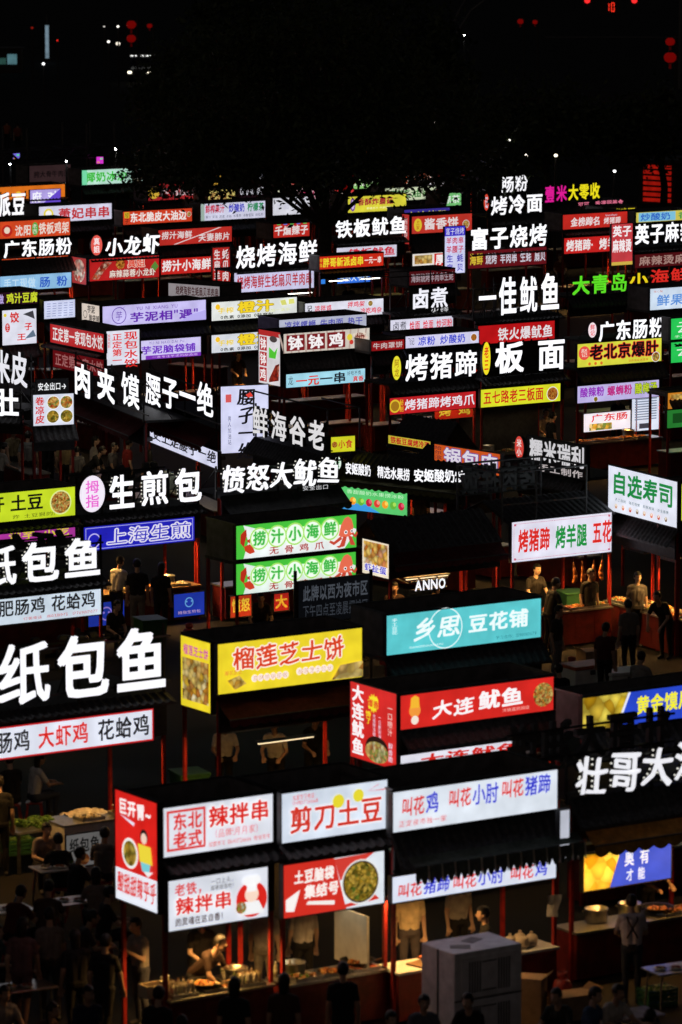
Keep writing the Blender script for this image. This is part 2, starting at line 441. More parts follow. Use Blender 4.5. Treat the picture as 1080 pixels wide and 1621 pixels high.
        # roof deck and awning
        bm = bmesh.new()
        if roof == 'flat': add_box(bm, -0.02, W+0.02, 0.0, D+0.05, zb-0.1, zb-0.03)
        else: tile_slope(bm, -0.1, W+0.1, 0.0, zb-0.05, D*0.55, zb+roof); tile_slope(bm, -0.1, W+0.1, D*0.55, zb+roof, D+0.25, zb-0.1)
        obj('roof', bm, TILE, r)
        if awning == 'tile':
            bm = bmesh.new(); tile_slope(bm, -0.05, W+0.05, -0.32, ze, 0.0, zb-0.045); obj('tile_awning', bm, TILE, r)
            bm = bmesh.new(); add_box(bm, -0.05, W+0.05, -0.08, -0.052, ze-0.06, ze-0.02); obj('gutter_bar', bm, DARK, r)
        elif awning == 'canvas':
            bm = bmesh.new(); canvas_slope(bm, -0.05, W+0.05, -over, ze-0.02, 0.0, zb-0.06); obj('canvas_awning', bm, canvas, r)
            bm = bmesh.new(); scallops(bm, -0.05, W+0.05, -over-.01, ze-0.02, 0.14, 0.22); obj('valance', bm, canvas, r)
            bar('awning_rail', (-0.05, -over-.015, ze-0.005), (W+0.05, -over-.015, ze-0.005), 0.018, FRAME, r)
        if box:
            th = 0.025
            bm = bmesh.new(); add_box(bm, 0, W, D-th, D, zb-0.03, s.top); obj('box_back', bm, BOXG, r)
            if not s.hasend:
                bm = bmesh.new(); add_box(bm, W-th, W, 0, D-th-0.002, zb-0.03, s.top); obj('box_end', bm, BOXG, r)
            if not s.hasside:
                bm = bmesh.new(); add_box(bm, 0, th, 0, D-th-0.002, zb-0.03, s.top); obj('box_end', bm, BOXG, r)
            bm = bmesh.new(); g = 0.02
            add_box(bm, -g, W+g, -0.02, 0.02, s.top-0.001, s.top+0.03); add_box(bm, -g, W+g, D-0.02, D+0.02, s.top-0.001, s.top+0.03)
            add_box(bm, -g, g, 0.02, D-0.02, s.top, s.top+0.029); add_box(bm, W-g, W+g, 0.02, D-0.02, s.top, s.top+0.029)
            obj('box_rim', bm, FRAME if s.W > 2.2 else DARK, r)
        # valance beam behind the lower sign
        bm = bmesh.new(); add_box(bm, 0, W, -0.05, -0.012, zlow+0.02, zb-0.12); obj('fascia', bm, DARK, r)
        if counter:
            bm = bmesh.new(); add_box(bm, 0.06, W-0.06, -0.1, 0.5, 0.05, 0.82)
            for i in range(int(W/0.55)): add_box(bm, 0.14+i*0.55, 0.14+i*0.55+0.44, -0.106, -0.1005, 0.16, 0.72)
            obj('counter', bm, cm, r)
            bm = bmesh.new(); add_box(bm, 0.03, W-0.03, -0.14, 0.54, 0.8205, 0.86); obj('counter_top', bm, ctop, r)
        if back:
            bm = bmesh.new(); add_box(bm, 0.05, W-0.05, D-0.06, D-0.03, 0.05, zb-0.15); obj('back_panel', bm, back, r)
        if lamp is None and counter: lamp, lampz = 'd', None
        if lamp:
            z = (lampz if lampz else zlow + 0.14); m = {'d': TUBE_D, 'h': TUBE_H, 'v': TUBE_V, 'w': TUBE_W, 'y': TUBE_Y, 'n': TUBE_N}[lamp]
            nn = 2 if W > 2.2 and lamp != 'v' else 1
            for i in range(nn):
                L = W/nn; xa, xb = i*L+0.22*L, (i+1)*L-(0.4 if lamp == 'v' else 0.2)*L
                h = box_obj('lamp_tube', xa, xb, lampy, lampy+0.035, z-0.03, z, m, r)
                spill_hood(h, xa-.03, xb+.03, lampy, z, .085 if lamp in 'hynd' else .0)
        return s
def spill_hood(parent, xa, xb, y, z, drop):
    """lamp hood: unseen sheet added over the tube to hold its light on the counter"""
    bm = bmesh.new(); add_box(bm, xa, xb, y-.06, y+.095, z+.004, z+.03)
    if drop:
        add_box(bm, xa, xb, y-.075, y-.061, z-drop, z+.029); add_box(bm, xa, xb, y+.096, y+.11, z-drop, z+.029)
        add_box(bm, xa-.012, xa-.001, y-.06, y+.095, z-drop, z+.029); add_box(bm, xb+.001, xb+.012, y-.06, y+.095, z-drop, z+.029)
    obj('spill_hood', bm, FRAME, parent)
def box_obj(name, x0, x1, y0, y1, z0, z1, mat, parent):
    bm = bmesh.new(); add_box(bm, x0, x1, y0, y1, z0, z1); return obj(name, bm, mat, parent)
def tile_slope(bm, x0, x1, y0, z0, y1, z1, pitch=0.17):
    """ribbed black tile sheet from the eave (y0,z0) up to (y1,z1), with thickness and a wavy edge"""
    n = max(2, int(round((x1-x0)/pitch))); k = 6; rows = 4
    top = []
    for j in range(rows+1):
        f = j/rows; L = []
        for i in range(n*k+1):
            a = i/(n*k); ph = (i % k)/k
            z = z0+(z1-z0)*f + 0.035*max(0, math.sin(math.pi*min(1, ph*1.6))) + (0.012 if j % 1 == 0 else 0)*(1-f)
            L.append(bm.verts.new((x0+(x1-x0)*a, y0+(y1-y0)*f, z)))
        top.append(L)
    for j in range(rows):
        for i in range(n*k): bm.faces.new((top[j][i], top[j][i+1], top[j+1][i+1], top[j+1][i]))
    bot = [bm.verts.new((v.co.x, v.co.y, z0-0.03)) for v in top[0]]
    botb = [bm.verts.new((v.co.x, v.co.y, z1-0.03)) for v in top[rows]]
    for i in range(n*k):
        bm.faces.new((bot[i], bot[i+1], top[0][i+1], top[0][i]))
        bm.faces.new((bot[i+1], bot[i], botb[i], botb[i+1]))
def canvas_slope(bm, x0, x1, y0, z0, y1, z1):
    n = max(4, int((x1-x0)/0.25)); rows = 5; g = []
    for j in range(rows+1):
        f = j/rows; L = []
        for i in range(n+1):
            sag = -0.05*math.sin(math.pi*f)*(0.6+0.4*math.sin(i*1.7))
            L.append(bm.verts.new((x0+(x1-x0)*i/n, y0+(y1-y0)*f, z0+(z1-z0)*f+sag)))
        g.append(L)
    for j in range(rows):
        for i in range(n): bm.faces.new((g[j][i], g[j][i+1], g[j+1][i+1], g[j+1][i]))
    bmesh.ops.solidify(bm, geom=bm.faces[:], thickness=0.012)
def scallops(bm, x0, x1, y, z, h, pitch):
    n = max(2, int(round((x1-x0)/pitch))); k = 6
    for i in range(n):
        a, b = x0+(x1-x0)*i/n, x0+(x1-x0)*(i+1)/n
        for q in range(k):
            u0, u1 = q/k, (q+1)/k
            d = lambda u: h*(0.65+0.35*math.sin(math.pi*u))
            wob = lambda u: 0.02*math.sin((i+u)*2.3)
            P = [(a+(b-a)*u0, y+wob(u0), z-d(u0)), (a+(b-a)*u1, y+wob(u1), z-d(u1)), (a+(b-a)*u1, y, z), (a+(b-a)*u0, y, z)]
            f = bm.faces.new([bm.verts.new(p) for p in P])
    bmesh.ops.remove_doubles(bm, verts=bm.verts[:], dist=0.0008)
    bmesh.ops.solidify(bm, geom=bm.faces[:], thickness=0.006)

# ------------------------------------------------------------------ sign colours (as printed)
WHT, LAV, BLK = (226, 230, 250), (212, 212, 250), (12, 10, 14)
RED, YEL, BLU, GRN = (214, 38, 30), (236, 214, 40), (44, 52, 200), (20, 150, 60)
DRED, PUR, CYA = (150, 26, 30), (96, 40, 150), (92, 202, 208)
def dish(p, u, v, r, kind=0, plate=(235, 235, 235)):
    """printed plate of food on a sign board"""
    if plate: p.disc(u, v, r*1.12, plate)
    cols = [((60, 70, 20), (190, 150, 40), (230, 190, 80), (70, 110, 30)),
            ((120, 40, 10), (220, 120, 30), (245, 180, 80), (200, 60, 20)),
            ((180, 60, 30), (235, 160, 60), (250, 210, 120), (90, 130, 40)),
            ((90, 20, 20), (180, 60, 60), (230, 140, 130), (240, 220, 200))][kind]
    p.disc(u, v, r, mat=food_print(cols, 16/max(0.35, p.H)), name='picture')

# ================================================================== front rows
# spicy mixed skewer stall
s = Stall('stall with white boards of red lettering and a red side board showing a noodle bowl', 'spicy mixed skewer stall', 259, 1357, 432, depth=1.3)
p = s.panel(259, 1280, 1357, 432, 1256, 1333, (222, 226, 236))
p.frm(.03, .1, .38, .93, .05, RED)
p.t('东北', .08, .5, .35, .88, RED, 'h').t('老式', .08, .14, .35, .5, RED, 'h')
p.t('辣拌串', .4, .46, .97, .93, RED, 'h', out=(250, 250, 250)).t('（品牌!月月家）', .42, .24, .9, .44, (214, 60, 60), 'n').t('加盟学习 15643726666 微信同号', .4, .08, .97, .2, RED, 'n')
p = s.side(184, 1250, 1422, 250, 1272, 1445, (214, 34, 28))
p.rect(0, 0, 1, .29, (232, 236, 246)); p.t('酸甜甜辣乎乎', .04, .06, .97, .27, RED, 'k', brush=.8)
p.t('巨开胃~', .08, .79, .86, .95, (250, 246, 246), 'h', brush=.6); p.poly([(.12, .79), (.45, .72), (.47, .75)], WHT)
p.disc(.36, .46, .14, (240, 240, 236)); dish(p, .36, .46, .115, 0, None)
p.disc(.7, .66, .065, (40, 28, 26)); p.disc(.7, .64, .05, (240, 205, 185)); p.poly([(.56, .58), (.86, .58), (.9, .42), (.6, .42)], (232, 210, 60)); p.poly([(.62, .42), (.85, .42), (.83, .34), (.66, .34)], (120, 200, 210)); p.poly([(.7, .34), (.92, .36), (.8, .3)], (235, 235, 235))
p = s.lower(267, 1395, 1475, 424, 1372, 1450, (222, 226, 236))
p.t('老铁，', .06, .66, .4, .93, RED, 'b').t('一口上头，', .42, .8, .68, .93, (40, 30, 30), 'n').t('越嚼越香哟！', .42, .68, .68, .8, (40, 30, 30), 'n')
p.t('辣拌串', .06, .28, .64, .66, RED, 'h', out=(250, 250, 250)).t('的灵魂在这自香！', .06, .07, .58, .25, (60, 30, 30), 'b')
p.disc(.83, .4, .36, RED); p.poly([(.7, .1), (.96, .1), (.9, .36), (.76, .36)], (240, 240, 240)); p.disc(.83, .5, .16, (245, 215, 195)); p.disc(.83, .74, .13, (245, 245, 245)); p.disc(.78, .78, .09, (245, 245, 245)); p.disc(.88, .78, .09, (245, 245, 245)); p.rect(.78, .56, .88, .68, (245, 245, 245)); p.disc(.72, .26, .12, mat=food_print(((240, 240, 230), (120, 180, 60), (220, 60, 40), (240, 200, 90)), 30), name='picture')
s.finish(lamp='h', food=1, lampz=1.98, lampy=.35); S_SPICY = s
# scissor potato stall
s = Stall('stall with bold red lettering and yellow potatoes above a red board with a dish', 'scissor potato stall', 446, 1335, 613, depth=1.3)
p = s.panel(446, 1258, 1335, 613, 1233, 1311, (214, 224, 238))
p.t('剪刀土豆', .07, .14, .96, .72, (205, 52, 36), 'h', out=(246, 248, 252)); p.t('加盟学习电话：', .1, .83, .34, .95, RED, 'n').t('13485726668', .1, .73, .34, .83, RED, 'n')
p.disc(.53, .7, .14, (226, 212, 50)); p.disc(.72, .76, .13, (226, 212, 50))
for a in ((.78, .8, .92, .95), (.8, .82, .98, .83)): p.poly([(a[0], a[1]), (a[2], a[3]), (a[2]-.01, a[3]-.03)], (215, 120, 120))
p = s.lower(449, 1370, 1453, 608, 1347, 1430, (222, 230, 238))
p.poly([(0, 0), (.62, 0), (.5, 1), (0, 1)], (205, 46, 34)); p.poly([(.5, .98), (.56, .55), (.9, 1), (.86, 1)], (205, 60, 50))
p.t('土豆脑袋', .1, .6, .5, .88, (250, 246, 240), 'h', brush=.5).t('集结号', .2, .3, .55, .58, (250, 246, 240), 'h', brush=.5)
p.poly([(.02, .12), (.1, .1), (.16, .5), (.02, .34)], (246, 240, 236)); p.poly([(.22, .2), (.5, .12), (.5, .2), (.24, .26)], (240, 236, 230)); p.poly([(.5, 0), (.95, .1), (.9, .2), (.5, .05)], (205, 46, 34))
p.disc(.76, .48, .43, (225, 225, 220)); p.disc(.76, .48, .40, (60, 40, 24)); dish(p, .76, .48, .37, 0, None)
s.finish(lamp='n'); S_SCISSOR = s
# beggar's chicken stall
s = Stall('stall with white boards of red and blue lettering and a striped scalloped awning', "clay baked chicken stall", 622, 1318, 882, depth=1.5)
p = s.panel(622, 1255, 1318, 882, 1218, 1280, (222, 230, 240))
for i, (d, u, wd) in enumerate((('鸡', .05, 1), ('小肘', .33, 2), ('猪蹄', .65, 2))):
    p.t('叫花', u, .34 + .05*i, u+.14, .86 + .04*i, RED, 'b', brush=.7).t(d, u+.145, .32 + .05*i, u+.145+.085*wd*(.95), .9 + .03*i, BLU, 'b', brush=.7)
p.t('正定夜市独一家', .03, .1, .32, .28, RED, 'n', brush=.5)
p = s.lower(621, 1386, 1428, 880, 1352, 1391, (222, 228, 244))
for d, u, wd in (('猪蹄', .03, 2), ('小肘', .36, 2), ('鸡', .71, 1)):
    p.t('叫花', u, .12, u+.15, .72, RED, 'b', brush=.7).t(d, u+.155, .12, u+.155+.085*wd*.95, .82, BLU, 'b', brush=.7)
s.finish(ctop=WHITE); S_CHICK = s
p = s.panel(886, 1284, 1360, 901, 1281, 1357, (214, 218, 232), st=.75, yo=-.45, name='end_board')
h = box_obj('lamp_tube', .12, .85, .15, .185, 2.02, 2.05, TUBE_H, s.root); spill_hood(h, .1, .87, .15, 2.05, .06)
n = 13; zt = s.lo[1]+0.2
bm = bmesh.new(); canvas_slope(bm, 0.02, s.W+0.12, -0.62, zt+.02, -.4, zt+0.13); obj('canvas_awning', bm, STRIPE_D, s.root)
for i in range(n):
    a = 0.02+(s.W+0.1)*i/n; b = 0.02+(s.W+0.1)*(i+1)/n
    bm = bmesh.new(); scallops(bm, a, b-0.035, -0.63-0.01*(i % 2), zt+.01, 0.30, 0.4); fl = obj('valance_panel', bm, STRIPE_D, s.root)
    bm = bmesh.new(); scallops(bm, b-0.035, b-0.002, -0.632, zt+.01, 0.28, 0.4); obj('valance_stripe', bm, STRIPE_L, fl)
# durian cheese pancake
s = Stall('stall with yellow front board in red brush lettering and a yellow side board', 'durian cheese pancake stall', 345, 1099, 573)
p = s.panel(345, 1020, 1099, 573, 994, 1072, (236, 212, 44))
p.t('榴莲芝士饼', .1, .42, .88, .9, (214, 66, 30), 'b', out=(250, 236, 226), brush=.9)
for i in range(6): p.disc(.25+i*.042, .24, .075, (250, 235, 225)); p.disc(.56+i*.042, .27, .075, (250, 235, 225))
p.t('现烤热销现做', .235, .18, .475, .3, (200, 150, 120), 'n').t('榴莲芝士拉丝', .545, .21, .785, .33, (200, 150, 120), 'n')
p.poly([(.06, .26), (.14, .34), (.19, .16), (.11, .06)], None, 'picture', food_print(((200, 140, 40), (250, 220, 120), (230, 180, 60)), 10)); p.t('爆浆芝士', .04, .36, .16, .46, (220, 120, 60), 'n')
p.poly([(.78, .02), (1, .02), (1, .34), (.84, .3)], None, 'picture', food_print(((190, 120, 40), (250, 225, 140), (240, 190, 70)), 7))
p = s.side(287, 1004, 1113, 334, 1020, 1132, (236, 212, 44)); p.t('榴莲芝士饼', .08, .74, .93, .9, (196, 60, 160), 'b')
p.rect(.06, .1, .94, .7, None, 'picture', food_print(((250, 240, 200), (230, 190, 60), (190, 110, 40), (240, 210, 120), (120, 80, 40)), 9))
s.finish(lamp='v', awning='canvas', canvas=MAROON, eave=2.75, lampz=2.2, lampy=-.3); S_DURIAN = s
h = box_obj('lamp_tube', .4, s.W-.4, .5, .535, 2.3, 2.33, TUBE_Y, s.root); spill_hood(h, .37, s.W-.37, .5, 2.33, .05)
# tofu pudding
s = Stall('stall with turquoise board and white lettering with a circle emblem', 'tofu pudding stall', 612, 1040, 856)
p = s.panel(612, 977, 1040, 856, 945, 1006, (92, 200, 206))
W0 = (236, 250, 250)
p.t('乡思', .17, .26, .48, .86, W0, 'b', brush=.9).t('豆花铺', .52, .3, .92, .8, W0, 'h', brush=.25).ring(.375, .52, .52, .025, W0)
p.t('手工豆花', .03, .5, .07, .92, W0, 'n', vert=True).t('XIANGSIDOUHUAPU', .14, .1, .36, .16, W0, 'n').t('学习合作：15900110079', .7, .07, .97, .17, (40, 120, 130), 'n')
s.finish(lamp=None); S_TOFU = s
# Dalian squid
s = Stall('stall with red front board, white lettering and red side board with yellow burst', 'red squid stall', 634, 1154, 876)
p = s.panel(634, 1103, 1154, 876, 1070, 1125, (212, 40, 34))
p.t('大连', .2, .2, .48, .74, (248, 246, 248), 'b', brush=1).t('鱿鱼', .5, .26, .8, .86, (248, 246, 248), 'h', brush=.3).t('冷链直供到店', .66, .12, .84, .24, (240, 180, 170), 'n')
dish(p, .93, .5, .36, 2, None); p.disc(.09, .52, .2, (238, 150, 60)); p.disc(.09, .24, .13, (240, 225, 210)); p.poly([(.06, .6), (.12, .6), (.115, .9), (.09, .97), (.065, .9)], (240, 180, 50))
p = s.side(555, 1077, 1196, 628, 1100, 1220, (208, 38, 34)); p.t('大连鱿鱼', .03, .04, .3, .98, (248, 246, 248), 'h', vert=True)
p.disc(.5, .79, .13, (240, 220, 40), spike=.3, n=26).t('爆香', .38, .73, .62, .84, RED, 'b', brush=.8).t('馋了', .34, .5, .46, .68, (240, 220, 40), 'b', vert=True)
p.t('大连鲜活鱿鱼', .5, .3, .56, .66, WHT, 'n', vert=True).t('一口鲜到海边', .62, .28, .68, .66, WHT, 'n', vert=True).t('一口喷汁', .82, .42, .93, .84, (240, 220, 210), 'n', vert=True).t('鲜香脆', .84, .08, .94, .34, WHT, 'n', vert=True)
p.disc(.6, .22, .26, (40, 20, 14), n=28, ry=.15).disc(.6, .16, .27, mat=food_print(((200, 90, 40), (235, 190, 110), (140, 160, 60), (240, 220, 170)), 14), ry=.14, name='picture')
p = s.lower(634, 1195, 1219, 828, 1172, 1193, (232, 232, 244), st=.95); p.t('大连鱿鱼', .15, .0, .98, .92, RED, 'h', brush=.6)
s.finish(lamp=None); S_SQUID = s
# paper-wrapped fish, front
s = Stall('stall with huge white raised fish lettering over a red-edged white board, beside the yellow stall', 'large paper wrapped fish stall', -130, 1140, 262, zb=3.25, depth=2.0)
s.letters('纸包鱼', -12, 1020, 1120, 265, 985, 1092, st=1.15, gap=.1, dots=False)
p = s.lower(-130, 1170, 1222, 243, 1119, 1170, (226, 230, 244)); p.frm(0, 0, 1, 1, .05, (190, 30, 34))
p.t('花蛤鸡', .755, .16, .985, .88, (24, 22, 26), 'b').t('大虾鸡', .5, .16, .72, .88, RED, 'b').t('肥肠鸡', .25, .16, .47, .88, (24, 22, 26), 'b').t('鱼头鸡', .02, .16, .22, .88, (24, 22, 26), 'b')
s.finish(box=False, lamp='y', post=REDP, counter=False); S_FISH1 = s
# paper-wrapped fish, behind it
s = Stall('stall with white raised fish lettering edged with bulbs over a black-lettered white board', 'bulb edged paper wrapped fish stall', -100, 937, 162, zb=3.2)
s.letters('纸包鱼', -40, 866, 932, 160, 846, 912, st=1.1, gap=.1, dots=True)
p = s.lower(-100, 962, 1003, 160, 930, 970, (212, 226, 240), st=.95)
p.t('花蛤鸡', .69, .28, .97, .97, (20, 20, 22), 'b').t('肥肠鸡', .37, .28, .66, .97, (20, 20, 22), 'b').t('订餐电话  18103311975  17769017077', .52, .08, .98, .22, (200, 80, 80), 'n')
s.finish(box=False); S_FISH2 = s
# pan-fried bun stall
s = Stall('stall with white bulb-edged bun lettering and a pink lettered oval over a blue board', 'pan fried bun stall', 128, 814, 316, zb=2.85, depth=1.6)
s.letters('生', 168, 752, 808, 212, 748, 805, dots=True)
s.letters('煎', 218, 745, 801, 266, 742, 798, dots=True)
s.letters('包', 272, 741, 798, 318, 737, 793, dots=True)
s.badge(143, 781, 20, 29, (244, 236, 250), '拇指', (232, 110, 210), 1.0)
p = s.lower(133, 835, 874, 308, 818, 855, (36, 36, 190), st=.9); p.frm(.015, .05, .985, .95, .03, (170, 170, 240))
p.t('上海生煎', .2, .14, .97, .86, (60, 56, 200), 'n', out=(236, 232, 250), brush=.3); p.ring(.09, .42, .3, .05, (200, 190, 250))
s.finish(box=False, lamp='h', ctop=WOOD); S_BUN = s
box_obj('menu_box', s.W*.78, s.W*1.0, -.16, -.11, .12, .66, glow((40, 60, 200), .55), s.root)
p = Panel(s, s.root, (s.W*.74, -.2, .14), 0, s.W*.26, .56, (40, 66, 196), .6); p.disc(.5, .6, .22, (120, 190, 250)); p.disc(.5, .6, .17, (40, 66, 196)); p.disc(.42, .64, .04, (120, 190, 250)); p.disc(.58, .64, .04, (120, 190, 250)); p.t('拇指生煎包', .12, .1, .88, .26, (240, 200, 230), 'n')
p = Panel(s, s.root, (s.W*.02, -.2, .14), 0, s.W*.3, .56, (40, 66, 196), .5); p.ring(.5, .5, .3, .06, (180, 150, 250)); p.disc(.43, .55, .05, (180, 150, 250)); p.disc(.57, .55, .05, (180, 150, 250))
# potato stall at left
s = Stall('stall with lime green board of black lettering and a dish picture', 'lime green potato stall', -60, 838, 119)
p = s.panel(-60, 790, 836, 119, 767, 812, (196, 218, 40))
p.t('土豆', .42, .3, .72, .92, (14, 14, 14), 'h').t('狼牙', .06, .3, .38, .92, (14, 14, 14), 'h').t('炸 土豆狠的!', .44, .06, .82, .22, (60, 60, 20), 'n'); dish(p, .87, .5, .38, 2, (220, 230, 150))
p = s.lower(-60, 850, 870, 119, 828, 846, (190, 60, 170), st=.8); p.t('土豆 洋芋 小吃', .1, .1, .95, .9, (240, 220, 60), 'b')
s.finish(lamp=None); S_POT = s
# seafood in sauce: two green boards
s = Stall('stall with two stacked green and white boards picturing a claw and an octopus', 'sauced seafood stall', 374, 888, 564, zb=2.9)
def octo(p):
    G = (70, 190, 60)
    p.poly([(0, 0), (.06, 0), (.1, .5), (.06, 1), (0, 1)], G); p.poly([(.06, 1), (1, 1), (1, .55), (.9, .72), (.5, .8), (.2, .82)], G); p.poly([(.9, 0), (1, 0), (1, .5), (.96, .3)], G)
    for i, ch in enumerate('捞汁小海鲜'):
        u = .19+i*.145; p.disc(u, .56+.02*i, .34, (170, 225, 110)); p.disc(u, .56+.02*i, .29, (240, 250, 240)); p.t(ch, u-.055, .34+.02*i, u+.055, .8+.02*i, (60, 180, 70), 'h', out=(200, 240, 190))
    p.t('无 骨 鸡 爪', .26, .05, .72, .3, (170, 40, 40), 'b')
    sk, dk = (226, 106, 78), (196, 70, 52)
    p.poly([(.84, .42), (.86, .72), (.89, .92), (.92, .97), (.95, .88), (.965, .66), (.955, .42), (.93, .36), (.87, .36)], sk)
    for q in ([(.86, .4), (.8, .24), (.77, .3), (.76, .24), (.8, .14), (.87, .3)], [(.88, .38), (.86, .12), (.82, .1), (.84, .04), (.89, .08), (.91, .36)], [(.92, .38), (.94, .1), (.98, .08), (.97, .16), (.95, .36)], [(.95, .42), (.98, .3), (1, .42), (.995, .5), (.975, .4), (.96, .5)]): p.poly(q, dk)
    p.disc(.9, .5, .06, (250, 250, 250)); p.disc(.9, .5, .035, (20, 10, 10)); p.disc(.95, .52, .05, (250, 250, 250)); p.disc(.95, .52, .03, (20, 10, 10))
    p.poly([(.07, .9), (.025, .75), (.02, .5), (.05, .36), (.06, .52), (.075, .7)], (180, 44, 26)); p.poly([(.05, .38), (.1, .44), (.13, .3), (.14, .18), (.1, .14), (.06, .24)], (200, 60, 34)); p.poly([(.07, .55), (.1, .6), (.1, .45)], (190, 50, 30))
p = s.panel(374, 833, 888, 564, 814, 864, (232, 240, 240)); octo(p)
p = s.panel(374, 893, 943, 563, 874, 920, (222, 236, 228), name='lower_sign_board'); octo(p); s.lo = (p.zb, p.zt-.3, 0, s.W)
s.finish(awning=None, lamp='y', box=True, lampz=2.25); S_SEAF = s
p = s.panel(365, 945, 978, 398, 941, 974, (200, 60, 30), yo=1.0, st=.7, name='poster'); p.t('愤怒', .06, .2, .94, .9, (240, 200, 60), 'h')
p = s.panel(434, 941, 968, 457, 938, 965, (190, 40, 30), yo=1.0, st=.7, name='poster'); p.t('大', .06, .1, .94, .95, (240, 180, 50), 'h')
# fried snack stall with hipped roof
s = Stall('stall with black tiled gable roof and small backlit picture of fries on its end', 'gable roofed fried snack stall', 617, 917, 790, zb=2.1, depth=1.5)
p = s.side(574, 852, 906, 616, 862, 917, (240, 226, 200)); p.rect(.05, .3, .95, .95, None, 'picture', food_print(((240, 160, 40), (250, 220, 120), (230, 120, 30), (255, 240, 200)), 8)); p.t('虾扯蛋', .08, .08, .92, .32, (60, 40, 190), 'b', out=(240, 240, 250))
s.finish(box=False, awning='canvas', canvas=MAROON, roof=.6, lamp='v', lampz=2.0, eave=2.45, deck=2.75, over=.3); S_FRY = s
h = box_obj('lamp_tube', .3, s.W-.3, .5, .535, 2.4, 2.43, TUBE_Y, s.root); spill_hood(h, .27, s.W-.27, .5, 2.43, .05)
s.letters('ANNO', 655, 918, 937, 705, 913, 932, st=1.1, style='h', depth=.03, yo=-.2)
# grilled trotters / lamb leg
s = Stall('stall with white board reading in red and green, hams hanging under it', 'red and green lettered grill stall', 810, 890, 968, zb=2.15, depth=1.9)
p = s.panel(810, 826, 890, 968, 812, 874, (226, 224, 240)); p.frm(.02, .05, .98, .95, .012, (200, 150, 160))
p.t('烤猪蹄', .06, .2, .38, .82, RED, 'h').t('烤羊腿', .43, .2, .75, .82, (24, 140, 60), 'h').t('五花', .8, .22, 1.0, .84, RED, 'h')
for a in ((.02, .9), (.96, .9), (.02, .05), (.96, .05)): p.rect(a[0], a[1], a[0]+.02, a[1]+.05, (190, 100, 120))
s.finish(box=False, lamp='h', awning=None, roof=.35, deck=3.1, lampz=2.3); S_GRILL = s
# sushi
s = Stall('stall with tilted white board of green lettering and a row of sushi pictures', 'sushi stall', 963, 808, 1072, ang=-63, zb=3.0)
p = s.panel(963, 735, 808, 1072, 764, 835, (226, 230, 244)); p.t('自选寿司', .05, .38, .95, .93, (20, 130, 60), 'h', brush=.35).t('手工自制  每日现做  新鲜美味  安全健康', .1, .24, .88, .32, (60, 90, 90), 'n')
for i in range(8): p.disc(.12+i*.105, .13, .055, [(200, 150, 120), (220, 120, 80), (190, 70, 50), (120, 90, 60)][i % 4]).disc(.12+i*.105, .15, .03, (240, 230, 210))
s.finish(box=False, lamp='h', awning='tile', lampz=2.2); S_SUSHI = s
# golden bun slices
s = Stall('stall with blue board of yellow lettering and a picture of golden buns', 'golden bun slice stall', 922, 1160, 1160, depth=.8)
p = s.panel(922, 1107, 1160, 1160, 1073, 1123, (40, 70, 200)); p.poly([(0, 0), (.22, 0), (.3, 1), (0, 1)], None, 'picture', food_print(((230, 190, 40), (250, 226, 90), (200, 150, 20)), 5)); p.poly([(.22, 0), (.235, 0), (.315, 1), (.3, 1)], WHT)
p.t('黄金馍片夹一切', .35, .26, 1.0, .86, (244, 236, 50), 'h', brush=.2)
s.finish(lamp=None, awning='tile'); S_GOLD = s
s = Stall('stall with bulb-edged white lettering above an ochre canvas awning and a blue menu screen', 'ochre awning stall', 905, 1262, 1180, depth=2.0)
s.letters('壮哥大油饼', 905, 1198, 1262, 1163, 1160, 1226, c=(240, 240, 246), st=1.0, style='k', gap=.02, dots=True)
p = s.panel(924, 1353, 1411, 1062, 1334, 1390, (66, 84, 200), yo=.75, name='menu_screen'); p.poly([(0, 0), (.3, 0), (.42, 1), (0, 1)], None, 'picture', food_print(((230, 190, 40), (250, 226, 90), (200, 150, 20)), 5)); p.t('奥 有', .46, .5, .75, .95, (230, 235, 250), 'b').t('才 能', .48, .08, .7, .45, (230, 235, 250), 'b')
s.finish(box=False, awning='tile', lamp='y', eave=2.66, lampz=2.2); S_ZG = s
bm = bmesh.new(); canvas_slope(bm, 0.05, s.W, -0.6, 2.42, -0.33, 2.62); obj('canvas_awning', bm, OCHRE, s.root)
bm = bmesh.new(); scallops(bm, 0.05, s.W, -0.61, 2.42, 0.2, 0.3); obj('valance', bm, OCHRE, s.root)
bar('awning_rail', (0.05, -.62, 2.43), (s.W, -.62, 2.43), .016, FRAME, s.root)

# ================================================================== middle rows
s = Stall('stall with big white noodle lettering and a tall yellow oval above a yellow board', 'yellow board noodle stall', 762, 598, 892)
bx0, bz0 = s.front(762, 596, -.05); bx1, bz1 = s.front(893, 535, -.05)
box_obj('black_backing', 0, bx1, -.06, -.03, 3.17, bz1, DARK, s.root)
s.letters('板', 779, 541, 592, 828, 538, 589); s.letters('面', 846, 535, 587, 893, 533, 584)
s.badge(767, 567, 6.5, 26, (244, 226, 40), '老三', (214, 40, 30))
p = s.lower(761, 617, 646, 887, 607, 634, (226, 230, 44), st=.95); p.t('五七路老三板面', .03, .12, .79, .92, (205, 40, 30), 'b'); dish(p, .9, .45, .36, 1, (240, 240, 230))
s.finish(box=False, lamp='n', back=DARK); S_NOOD = s
s = Stall('stall with white trotter lettering and a yellow oval above a red board', 'yellow oval trotter stall', 617, 606, 753)
s.letters('烤猪蹄', 637, 560, 605, 754, 552, 595); s.badge(625, 582, 7, 19, (232, 224, 50), '阿龙', (170, 130, 30))
